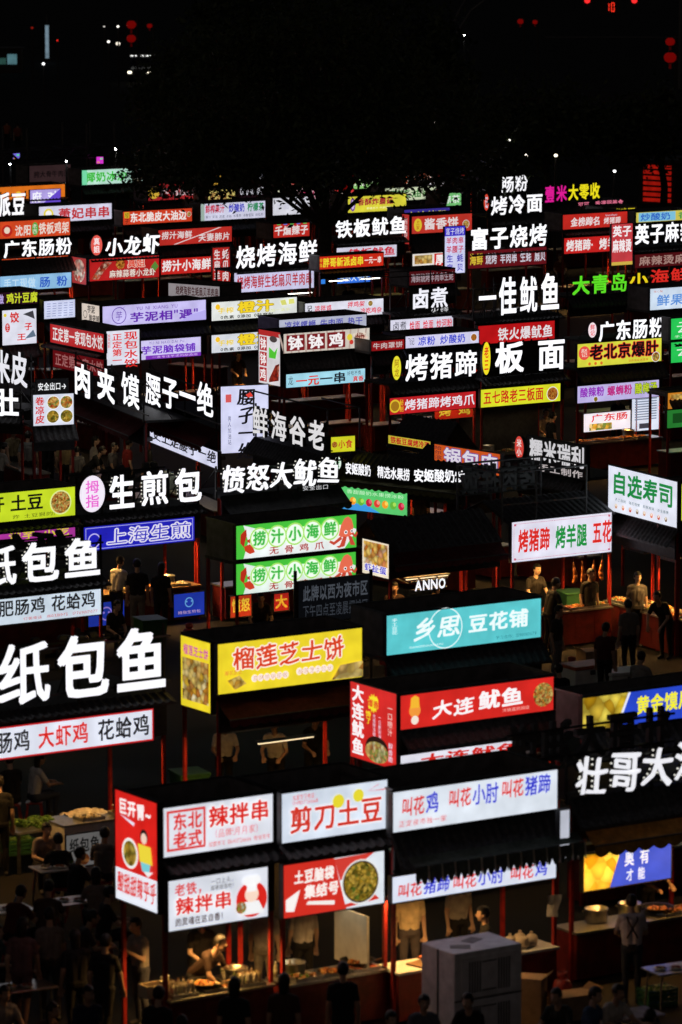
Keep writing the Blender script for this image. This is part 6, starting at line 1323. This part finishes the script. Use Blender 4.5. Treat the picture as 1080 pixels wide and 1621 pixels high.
def pot(s, x, y, r=.19, h=.22, z=.8605):
    o = tag(empty('cooking_pot', stall_pos(s, x, y, z)), 'round steel cooking pot on the %s counter' % s.short.replace(' stall', ''), 'pot', 'pots of the '+s.short)
    lathe('body', [(.001, 0), (r*.95, 0), (r, .02), (r, h), (r+.012, h), (r+.012, h+.008), (r-.01, h+.004), (r-.012, .03), (.001, .03)], STEEL, o)
    for sg in (-1, 1): bar('handle', (sg*(r+.001), 0, h*.75), (sg*(r+.05), 0, h*.8), .012, DARK, o)
    f = link('food', FOODS['mix'], o, (0, 0, h*.45)); f.scale = (.62, .8, .8)
def wok(s, x, y, z=.8605):
    o = tag(empty('wok', stall_pos(s, x, y, z)), 'wide black wok of food on the %s counter' % s.short.replace(' stall', ''), 'wok', 'woks of the '+s.short)
    lathe('bowl', [(.001, 0), (.1, .012), (.2, .05), (.29, .12), (.3, .122), (.19, .058), (.001, .02)], BLK_P, o, seg=22); bar('handle', (.28, 0, .11), (.46, .05, .15), .016, WOOD, o)
    f = link('food', FOODS['fried'], o, (0, 0, .03)); f.scale = (.75, .9, 1)
for s, xs in ((S_SPICY, (1.55,)), (S_SCISSOR, (.45,)), (S_BUN, (.55, 2.6)), (S_GRILL, (.55,)), (S_DURIAN, (1.0, 1.7)), (S_ZG, (.8, 1.5)), (S_NOOD, (.5, 1.6)), (S_TRIPE, (2.2,)), (S_SEAF, (.6, 1.6)), (S_GOLD, (1.2,)), (S_JLP, (.5,)), (S_YOG, (2.4,))):
    for x in xs: pot(s, min(x, s.W-.3), .36)
for s, x in ((S_SCISSOR, 1.75), (S_SPICY, .9), (S_ZG, 2.0), (S_SEAF, 1.1), (S_FRY, 1.0), (S_FN, 1.2)): wok(s, min(x, s.W-.4), .25)
def gas(px, py, label, c=(.35, .04, .03)):
    Q = at_z(px, py, 0); o = tag(empty('gas_cylinder', Q), label, 'gas cylinder', 'gas cylinders')
    lathe('tank', [(.12, .0), (.15, .03), (.16, .08), (.16, .42), (.13, .5), (.05, .54), (.001, .54)], surf('gas_red', c, .45, 0, .3, 6), o); lathe('collar', [(.08, .545), (.085, .55), (.085, .65), (.075, .65), (.075, .55)], surf('gas_red', c), o); bar('valve', (0, 0, .54), (0, 0, .62), .02, STEEL, o)
for px, py, lb in ((656, 1612, 'red gas cylinder on the ground before the clay baked chicken stall'), (440, 1612, 'red gas cylinder before the scissor potato counter'), (300, 1030, 'red gas cylinder beside the pan fried bun counter'), (905, 1085, 'red gas cylinder beside the white chest boxes'), (890, 1600, 'red gas cylinder beside the ochre awning counter')): gas(px, py, lb)
def crate(px, py, mat, label, n=1, rz=.5):
    Q = at_z(px, py, 0); o = tag(empty('plastic_crate', Q, rz), label, 'crate', 'plastic crates')
    bm = bmesh.new(); add_box(bm, -.28, .28, -.19, .19, 0, .02)
    for k in range(4):
        z = .03+k*.07; t_ = .02
        for q in ((-.28, .28, -.19, -.17), (-.28, .28, .17, .19), (-.28, -.26, -.17, .17), (.26, .28, -.17, .17)): add_box(bm, *q, z, z+.045)
    for x in (-.27, .27):
        for y in (-.18, .18): add_box(bm, x-.012, x+.012, y-.012, y+.012, .0, .3)
    obj('basket', bm, mat, o); f = link('food', FOODS['green'], o, (0, 0, .2)); f.scale = (1.05, .95, 1)
for px, py, m, lb in ((150, 1345, BLU_P, 'blue crate of greens beside the prep table'), (30, 1350, GRN_P, 'green crate of greens by the prep table end'), (222, 1310, BLU_P, 'blue crate behind the red side board'), (990, 1095, GRN_P, 'green crate by the sushi stall cartons'), (140, 770, BLU_P, 'blue crate before the meat bun stall'), (1040, 1590, GRN_P, 'green crate under the low table')): crate(px, py, m, lb)
def bin_(px, py, mat, label):
    Q = at_z(px, py, 0); o = tag(empty('wheeled_bin', Q, .4), label, 'bin', 'wheeled bins')
    bm = bmesh.new(); a = [bm.verts.new(p) for p in ((-.24, -.25, .06), (.24, -.25, .06), (.24, .25, .06), (-.24, .25, .06), (-.3, -.34, .95), (.3, -.34, .95), (.3, .3, .95), (-.3, .3, .95))]
    for f in ((3, 2, 1, 0), (4, 5, 6, 7), (0, 1, 5, 4), (1, 2, 6, 5), (2, 3, 7, 6), (3, 0, 4, 7)): bm.faces.new([a[i] for i in f])
    obj('body', bm, mat, o); box('lid', (-.32, .32, -.36, .34, .951, 1.0), mat, o, bevel=.012)
    for x in (-.22, .22): bar('wheel', (x-.03, .26, .09), (x+.03, .26, .09), .09, BLK_P, o, 12)
for px, py, lb in ((238, 1045, 'green wheeled bin in front of the pan fried bun stall'), (905, 1000, 'green wheeled bin behind the grill counter'), (300, 1300, 'green wheeled bin behind the yellow signed stall')): bin_(px, py, GRN_P, lb)
for i, x in enumerate((.25, .52, .8)):
    o = tag(empty('water_jug', stall_pos(S_YZ, 1.0+x, .1, .8605)), 'clear blue water jug on the grilled kidney counter', 'water jug', 'water jugs'); lathe('body', [(.001, 0), (.13, 0), (.135, .03), (.135, .16), (.128, .18), (.135, .2), (.135, .33), (.05, .41), (.035, .46), (.001, .46)], surf('blue_water', (.3, .42, .52), .15, 0, .1, 4), o); bar('cap', (0, 0, .4605), (0, 0, .49), .035, BLU_P, o, 10)
# towel hanging from the clay baked chicken stall post
bm = bmesh.new(); V = [[bm.verts.new((.02*math.sin(j*1.3)+.018*i*math.cos(j), -.01*i+.02*math.sin(i*1.9), -.09*j)) for i in range(7)] for j in range(5)]
for j in range(4):
    for i in range(6): bm.faces.new((V[j][i], V[j][i+1], V[j+1][i+1], V[j+1][i]))
for v in bm.verts: v.co.x = v.co.x*.4+ (v.co.y*-2.2)
bmesh.ops.solidify(bm, geom=bm.faces[:], thickness=.008)
tag(obj('hanging_towel', bm, surf('white_cloth', (.62, .6, .57)), None, stall_pos(S_CHICK, S_CHICK.W-.25, -.12, 1.75), S_CHICK.a, True), 'pale towel hanging at the end post of the clay baked chicken stall', 'towel')
# bags carried or left on tables
for i, (px, py, z, c_) in enumerate(((264, 935, 1.0, (30, 28, 30)), (92, 1500, .9, (120, 40, 36)), (128, 745, .9, (40, 60, 110)), (1004, 1010, .8, (90, 80, 60)))):
    Q = at_z(px, py, z); o = tag(empty('shoulder_bag', Q, .4*i), ['black shoulder bag hanging beside the woman in camisole', 'dark red bag carried beside the white shirted walker', 'blue bag carried in the aisle by the picture board', 'khaki bag carried before the sushi trays'][i], 'bag')
    box('body', (-.14, .14, -.05, .05, -.12, .1), cloth(c_), o, bevel=.03); bar('strap', (-.12, 0, .09), (0, 0, .5), .01, cloth(c_), o); bar('strap', (.12, 0, .09), (0, 0, .5), .01, cloth(c_), o)
# grey unlit notice board, a weak glow put into its face and lettering
P = at_z(470, 985, 1.6); 
o = tag(empty('notice_board', (P[0], P[1], 0), R(FA)), 'black notice board with weakly glowing grey lettering on a post beside the green boards', 'sign')
wb = 2.0
for x in (-.02, wb): bar('post', (x, .03, 0), (x, .03, 2.75 if x < 0 else 2.6), .04, DARK, o, 8)
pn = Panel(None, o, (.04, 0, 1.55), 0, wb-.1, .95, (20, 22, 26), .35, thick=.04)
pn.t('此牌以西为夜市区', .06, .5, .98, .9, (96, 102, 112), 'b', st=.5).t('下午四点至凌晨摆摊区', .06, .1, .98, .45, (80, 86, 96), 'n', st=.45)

# ------------------------------------------------------------------ trees
LEAF = surf('leaf', (.06, .085, .03), .5, 0, .5, 3)
def tree(label, px, py, h, crowns, nleaf, seed, size=.17, trunk_r=.28, group='roadside trees'):
    rr = np.random.RandomState(seed); G = at_z(px, py, 0)
    o = tag(empty('broadleaf_tree', (G[0], G[1], 0)), label, 'tree', group)
    bm = bmesh.new(); q = random.Random(seed); top = h*.62
    pts = [Vector((0, 0, 0))]
    for i in range(1, 7): pts.append(Vector((q.uniform(-.12, .12)*i*.4, q.uniform(-.12, .12)*i*.4, top*i/6)))
    for i in range(6): add_bar(bm, pts[i], pts[i+1], trunk_r*(1-i*.11)*(1.25 if i == 0 else 1), 10, trunk_r*(1-(i+1)*.11))
    tr = obj('trunk', bm, BARK, o, smooth=True)
    clumps = []
    for (cx, cy, cz, rx, ry, rz_) in crowns:
        bm = bmesh.new()
        for k in range(5):
            a = Vector((cx, cy, cz))+Vector((q.uniform(-rx, rx)*.6, q.uniform(-ry, ry)*.6, q.uniform(-rz_, rz_)*.5)); b = pts[q.randrange(3, 7)]; m = b.lerp(a, .5)+Vector((0, 0, .5)); add_bar(bm, b, m, .1, 6, .06); add_bar(bm, m, a, .06, 6, .02)
        obj('limb', bm, BARK, o)
        n = int(16*(rx*ry*rz_)**.5)+8
        for k in range(n):
            v = rr.normal(size=3); v /= np.linalg.norm(v); v *= rr.uniform(.45, 1.0)**.5
            clumps.append((cx+v[0]*rx, cy+v[1]*ry, cz+v[2]*rz_, rr.uniform(.45, 1.0)))
    C = np.array(clumps); idx = rr.randint(0, len(C), nleaf)
    d = rr.normal(size=(nleaf, 3))*.55; cen = C[idx, :3]+d*C[idx, 3:4]; cen[:, 2] -= .25*np.abs(d[:, 0])
    u = rr.normal(size=(nleaf, 3)); u /= np.linalg.norm(u, axis=1)[:, None]; w_ = np.cross(u, rr.normal(size=(nleaf, 3))); w_ /= np.linalg.norm(w_, axis=1)[:, None]
    L = size*rr.uniform(.6, 1.3, size=(nleaf, 1))
    V = np.stack([cen-u*L, cen+w_*L*.45, cen+u*L, cen-w_*L*.45], 1).reshape(-1, 3)
    me = bpy.data.meshes.new('crown'); me.vertices.add(nleaf*4); me.vertices.foreach_set('co', V.ravel())
    me.loops.add(nleaf*4); me.loops.foreach_set('vertex_index', np.arange(nleaf*4, dtype=np.int32)); me.polygons.add(nleaf)
    me.polygons.foreach_set('loop_start', np.arange(0, nleaf*4, 4, dtype=np.int32)); me.polygons.foreach_set('loop_total', np.full(nleaf, 4, np.int32)); me.update(calc_edges=True); me.validate()
    me.materials.append(LEAF); c = link('crown', me, o)
tree('large broadleaf tree with thick dark trunk rising behind the braised skewer stall', 514, 548, 14, ((-3.0, .5, 9.0, 2.6, 3, 2.4), (0, 0, 10.5, 3.2, 3.2, 2.6), (2.6, .3, 8.8, 2.4, 3, 2.0), (-1.6, -.5, 7.4, 2.6, 2.4, 1.3), (1.8, -.5, 7.4, 2.6, 2.4, 1.3), (-5.0, 0, 7.4, 1.5, 2, 1.1), (4.8, .3, 7.2, 1.6, 2, 1.1), (-4.0, -.6, 6.5, 1.7, 1.5, .4), (3.2, -.6, 6.9, 2.0, 1.5, .4), (-1.3, -.8, 6.4, 1.3, 1.5, .4)), 24000, 3, .13, .34)
tree('spreading dark tree over the leaf hidden red board', 318, 452, 12, ((0, 0, 8.2, 2.6, 2.6, 2.2), (-1.9, 0, 5.0, 1.3, 1.6, .6), (1.0, 0, 5.2, 2.2, 2, .6)), 12000, 5, .13, .22)
tree('dark tree rising behind the sauce pancake stall', 705, 455, 11, ((0, 0, 7.0, 2.4, 2.4, 1.6), (1.9, 0, 5.2, 1.2, 1.4, .8), (-2.4, 0, 5.6, 1.6, 2, .9)), 11000, 8, .13, .22)
tree('dark tree behind the magenta neon lettering', 865, 392, 11, ((0, 0, 5.8, 3.2, 2.6, 1.6), (-2.6, 0, 5.4, 1.6, 2, 1.2)), 6000, 11, .16, .22)
tree('dark tree behind the red lit pavilion', 1050, 372, 11, ((0, 0, 5.4, 2.6, 2.6, 1.4), (-1.6, 0, 4.6, 1.4, 1.6, .9)), 5000, 12, .16, .22)
tree('tall dark tree on the far side of the market, left of the trunk', 400, 352, 15, ((0, 0, 9, 3.6, 3, 3), (-3, 0, 6.4, 2, 2, 1.6), (2.6, 0, 6, 2, 2, 1.4)), 8000, 13, .2, .25)
tree('tall dark tree on the far side of the market, right of the trunk', 615, 348, 15, ((0, 0, 8.6, 3.4, 3, 3), (2.4, 0, 6.4, 1.8, 2, 1.5)), 7000, 14, .2, .25)

# ------------------------------------------------------------------ far street: truss, lanterns, lamps, van, signals
def far(px, py, z): Q = at_z(px, py, z); return Q
# steel truss with small led screens
P0 = far(-20, 262, 3.6); P1 = far(186, 246, 3.6); d = P1-P0; L = np.linalg.norm(d); ang = math.atan2(d[1], d[0])
o = tag(empty('steel_truss', (P0[0], P0[1], 0), ang), 'grey steel lattice truss on posts behind the dull brown stall', 'truss')
nb = 12
for k, (y, z) in enumerate(((0, 3.6), (1.6, 3.6), (0, 4.1), (1.6, 4.1))): bar('chord', (0, y, z), (L, y, z), .045, FRAME, o)
for i in range(nb):
    a, b = L*i/nb, L*(i+1)/nb
    for y in (0, 1.6): bar('lattice_bar', (a, y, 3.6 if i % 2 else 4.1), (b, y, 4.1 if i % 2 else 3.6), .03, FRAME, o)
    bar('lattice_bar', (a, 0 if i % 2 else 1.6, 4.1), (b, 1.6 if i % 2 else 0, 4.1), .03, FRAME, o)
for x in (.3, L*.3, L*.76, L-.2):
    for y in (0, 1.6): bar('post', (x, y, 0), (x, y, 5.2), .05, FRAME, o)
for px, py, c, lb in ((153, 254, (230, 60, 220), 'small magenta led screen hung on the steel truss'), (21, 248, (120, 110, 230), 'small multicoloured led screen hung on the steel truss')):
    Q = far(px, py+5, 3.3); k = tag(empty('led_screen', Q), lb, 'screen'); pn = Panel(None, k, (0, 0, 0), 0, .32, .32, c, .9, thick=.06)
    pn.rect(.1, .1, .45, .3, (240, 160, 60)).rect(.55, .6, .9, .85, (90, 230, 140)); bar('hanger', (.16, .03, .34), (.16, .03, .75), .012, DARK, k)
    bar('hanger', (.16, .03, -.02), (.16, .03, -3.3), .02, DARK, k)
def floodlight(px, py, z, c, st, r, label, cat='street lamp', group='far street lamps'):
    Q = far(px, py, z); o = tag(empty('street_lamp', (Q[0], Q[1], 0)), label, cat, group)
    bar('pole', (0, .25, 0), (0, .25, z+.1), .07, DARK, o, 8, .045); bar('arm', (0, .25, z+.08), (0, 0, z+.02), .03, DARK, o)
    bm = bmesh.new(); ball(bm, (0, 0, z), r, 1, 1, .8); obj('lamp_head', bm, glow(c, st), o, smooth=True)
FL = 'small lit street lamp on the far dark street'
for px, py, z, c, st, r in ((165, 42, 5, (255, 250, 240), 1, .06), (187, 42, 5, (255, 250, 240), 2, .09), (172, 66, 4, (255, 250, 240), 2, .1), (187, 69, 3.5, (255, 245, 225), 1.5, .16), (51, 44, 4, (120, 20, 10), 1.2, .1), (91, 64, 3, (240, 40, 30), 1.3, .07), (69, 101, 3, (250, 250, 250), 3, .1), (495, 179, 6, (230, 240, 255), 3, .1), (371, 228, 4, (230, 255, 240), 2, .08), (437, 230, 4, (240, 240, 255), 3, .09), (332, 247, 3.5, (230, 90, 240), 1.2, .07), (310, 247, 3.5, (80, 230, 150), 1.2, .07), (183, 236, 4.6, (250, 250, 240), 60, .04), (105, 255, 4.6, (250, 250, 255), 60, .035), (16, 260, 4.4, (240, 246, 255), 60, .035), (686, 195, 6, (255, 250, 230), 3, .09), (806, 222, 5, (255, 250, 235), 3, .07), (833, 246, 4, (255, 245, 225), 3, .08), (973, 271, 4, (255, 255, 255), 3, .07), (880, 246, 5, (255, 240, 210), 3, .08), (735, 55, 7, (240, 245, 240), 60, .05)):
    floodlight(px, py, z, c, st, r, FL)
def lantern(px, py, z, r, label, st=.22):
    Q = far(px, py, z); o = tag(empty('red_lantern', Q), label, 'lantern', 'red lanterns over the far street')
    bm = bmesh.new(); ball(bm, (0, 0, 0), r, 1, 1, .82)
    for v in bm.verts:
        a = math.atan2(v.co.y, v.co.x); k = 1+.03*math.cos(a*14); v.co.x *= k; v.co.y *= k
    obj('shade', bm, glow((200, 16, 10), st), o, smooth=True)
    for z_ in (-1, 1): bar('cap', (0, 0, z_*r*.76), (0, 0, z_*r*.92), r*.4, DARK, o, 10)
    bar('tassel', (0, 0, -r*.92), (0, 0, -r*1.7), r*.16, glow((150, 10, 8), st*.5), o, 6, r*.22); bar('cord', (0, 0, r*.92), (0, 0, r*1.8), .015, DARK, o)
    bar('post', (r*1.2, .4, r*1.8), (r*1.2, .4, -z), .05, DARK, o); bar('hook_arm', (r*1.2, .4, r*1.8), (0, 0, r*1.8), .02, DARK, o)
for px, py, z, r in ((208, 39, 5.2, .36), (208, 61, 4.2, .34), (237, 41, 5, .2), (1061, 91, 4.4, .42), (1061, 66, 5.4, .32), (824, 34, 6, .22), (847, 35, 6, .18), (650, 154, 5, .2), (740, 262, 4.6, .4), (556, 285, 4.5, .25), (545, 296, 4.2, .2)): lantern(px, py, z, r, 'round red paper lantern on a post over the far street')
# light column, kiosk
Q = far(75, 98, 0); o = tag(empty('light_column', (Q[0], Q[1], 0)), 'tall narrow pale blue light column on the far street', 'light column')
box('base', (-.25, .25, -.25, .25, 0, .3), DARK, o); box('lit_shaft', (-.14, .14, -.14, .14, .301, 3.0), glow((150, 178, 196), .5, .35), o); bar('mast', (0, 0, 3.0), (0, 0, 3.9), .05, FRAME, o)
Q = far(8, 116, 0); o = tag(empty('kiosk', (Q[0], Q[1], 0)), 'small dark kiosk with a teal lit window on the far street', 'kiosk')
box('wall', (-.9, 1.3, 0, 1.5, 0, 1.9), DARK, o); box('roof', (-1.05, 1.45, -.2, 1.7, 1.901, 2.0), TILE, o); box('window', (.2, .95, -.03, -.002, .7, 1.5), glow((110, 160, 170), .45, .3), o); box('side_window', (-.7, .1, -.03, -.002, .7, 1.2), glow((70, 120, 110), .3, .3), o)
# van with headlights
Q = far(229, 128, 0); o = tag(empty('van', (Q[0], Q[1], 0), R(-8)), 'dark van facing the market with lit headlights and roof lights', 'van')
bm = bmesh.new(); prof = [(-2.2, .35), (-2.2, .95), (-1.7, 1.15), (-1.1, 1.9), (2.2, 1.95), (2.3, .35)]
a = [bm.verts.new((-.88, y, z)) for y, z in prof]; b = [bm.verts.new((.88, y, z)) for y, z in prof]
bm.faces.new(a); bm.faces.new(b[::-1])
for i in range(6): j = (i+1) % 6; bm.faces.new((a[i], b[i], b[j], a[j]))
bmesh.ops.recalc_face_normals(bm, faces=bm.faces[:]); bmesh.ops.bevel(bm, geom=bm.edges[:], offset=.06, segments=2, affect='EDGES'); obj('body', bm, surf('dark_car_paint', (.03, .032, .04), .25, 0, .1, 3), o)
bm = bmesh.new(); vs = [bm.verts.new(p) for p in ((-.74, -1.66, 1.2), (.74, -1.66, 1.2), (.68, -1.2, 1.82), (-.68, -1.2, 1.82))]; bm.faces.new(vs); bmesh.ops.solidify(bm, geom=bm.faces[:], thickness=.02); obj('windscreen', bm, GLASSY, o)
for x in (-.72, .72): box('headlight', (x-.14, x+.14, -2.28, -2.2, .68, .84), glow((255, 244, 214), 3.0 if x < 0 else 2.0), o)
for x in (-.75, -.4, .05, .45, .7): box('roof_light', (x-.1, x+.1, -1.16, -1.06, 1.92, 1.99), glow((250, 250, 245), 1.6), o)
for x in (-.78, .78):
    for y in (-1.4, 1.4): bar('wheel', (x-.1, y, .34), (x+.1, y, .34), .34, surf('tyre', (.02, .02, .02), .8), o, 16)
# traffic signal on a gantry with countdown
zg = 6.0; Q = far(966, 12, zg); o = tag(empty('traffic_signal', (Q[0], Q[1], 0)), 'overhead traffic signal with two red lamps and a red countdown reading ten', 'traffic signal')
sx = 1/ (FPX/ Q[1]); k = Q[1]/FPX
bar('mast', (5.2, .5, 0), (5.2, .5, zg+1.5), .14, FRAME, o, 10, .1); bar('gantry_arm', (5.2, .5, zg+.9), (-4.5, .5, zg+.9), .07, FRAME, o, 8)
bar('lower_arm', (5.2, .5, zg-2.2), (-4.8, .5, zg-2.2), .05, FRAME, o, 8)
h = box('countdown_box', (-.75, .75, 0, .2, -.55+zg, .6+zg), DARK, o)
seg = glow((255, 50, 30), 1.6); dgt = {'1': 'bc', '0': 'abcdef'}
for i, ch in enumerate('10'):
    x0 = -.3+.38*i; w2, h2 = .24, .66; z0 = zg-.3; t_ = .045
    S7 = {'a': (x0, x0+w2, z0+h2-t_, z0+h2), 'd': (x0, x0+w2, z0, z0+t_), 'b': (x0+w2-t_, x0+w2, z0+h2/2+.03, z0+h2-.06), 'c': (x0+w2-t_, x0+w2, z0+.06, z0+h2/2-.03), 'e': (x0, x0+t_, z0+.06, z0+h2/2-.03), 'f': (x0, x0+t_, z0+h2/2+.03, z0+h2-.06)}
    for q in dgt[ch]: a = S7[q]; box_obj('digit_segment', a[0], a[1], -.02, -.002, a[2], a[3], seg, h)
for x in (-36*k, 38*k):
    f = box('lamp_housing', (x-.32, x+.32, 0, .2, zg-.1, zg+1.7), DARK, o); bm = bmesh.new(); add_bar(bm, (x, -.06, zg+.52), (x, -.002, zg+.52), .2, 18); obj('red_lamp', bm, glow((255, 40, 40), 1.6), f)
    bar('bracket', (x, .3, zg+.9), (x, .5, zg+.9), .05, DARK, f)
for x in (-7.5*1.0, ):
    pass
# curved twin-arm street lamp
Q = far(716, 100, 4); o = tag(empty('twin_arm_lamp', (Q[0], Q[1], 0)), 'pale street lamp pole with two curved arms spreading upward at the top', 'street lamp')
kk = Q[1]/FPX; bar('pole', (-.6, 0, 0), (-.6, 0, 4.6), .14, FRAME, o, 10, .12); bar('banner', (.2, 0, 2.8), (.2, 0, 5.6), .16, FRAME, o, 8)
for pts in (((-.9, 3.2), (-.2, 5.2), (1.6, 7.4), (3.2, 8.3)), ((-.9, 3.2), (-.4, 5.6), (.6, 7.4), (1.8, 9.0))):
    bm = bmesh.new()
    for i in range(3): add_bar(bm, (pts[i][0]*.75, 0, pts[i][1]), (pts[i+1][0]*.75, 0, pts[i+1][1]), .13-.03*i, 8, .10-.03*i)
    obj('curved_arm', bm, FRAME, o)
# red lit pavilion
Q = far(1016, 352, 0); kk = Q[1]/FPX; o = tag(empty('pavilion', (Q[0], Q[1], 0)), 'red lit slatted pavilion front beside the yoghurt board', 'pavilion')
Wp = 46*kk
box('wall', (0, Wp+.5, .05, 2.5, 0, 2.9), DARK, o); box('roof', (-.3, Wp+.8, -.3, 2.8, 2.901, 3.05), TILE, o)
for i in range(7): 
    z = 1.0+i*.27; bm = bmesh.new(); add_box(bm, .05, Wp, -.03, .03, z, z+.17); bmesh.ops.rotate(bm, verts=bm.verts[:], cent=(Wp/2, 0, z), matrix=Matrix.Rotation(.06, 3, 'Y')); obj('lit_slat', bm, glow((200, 30, 18), .5, .5), o)
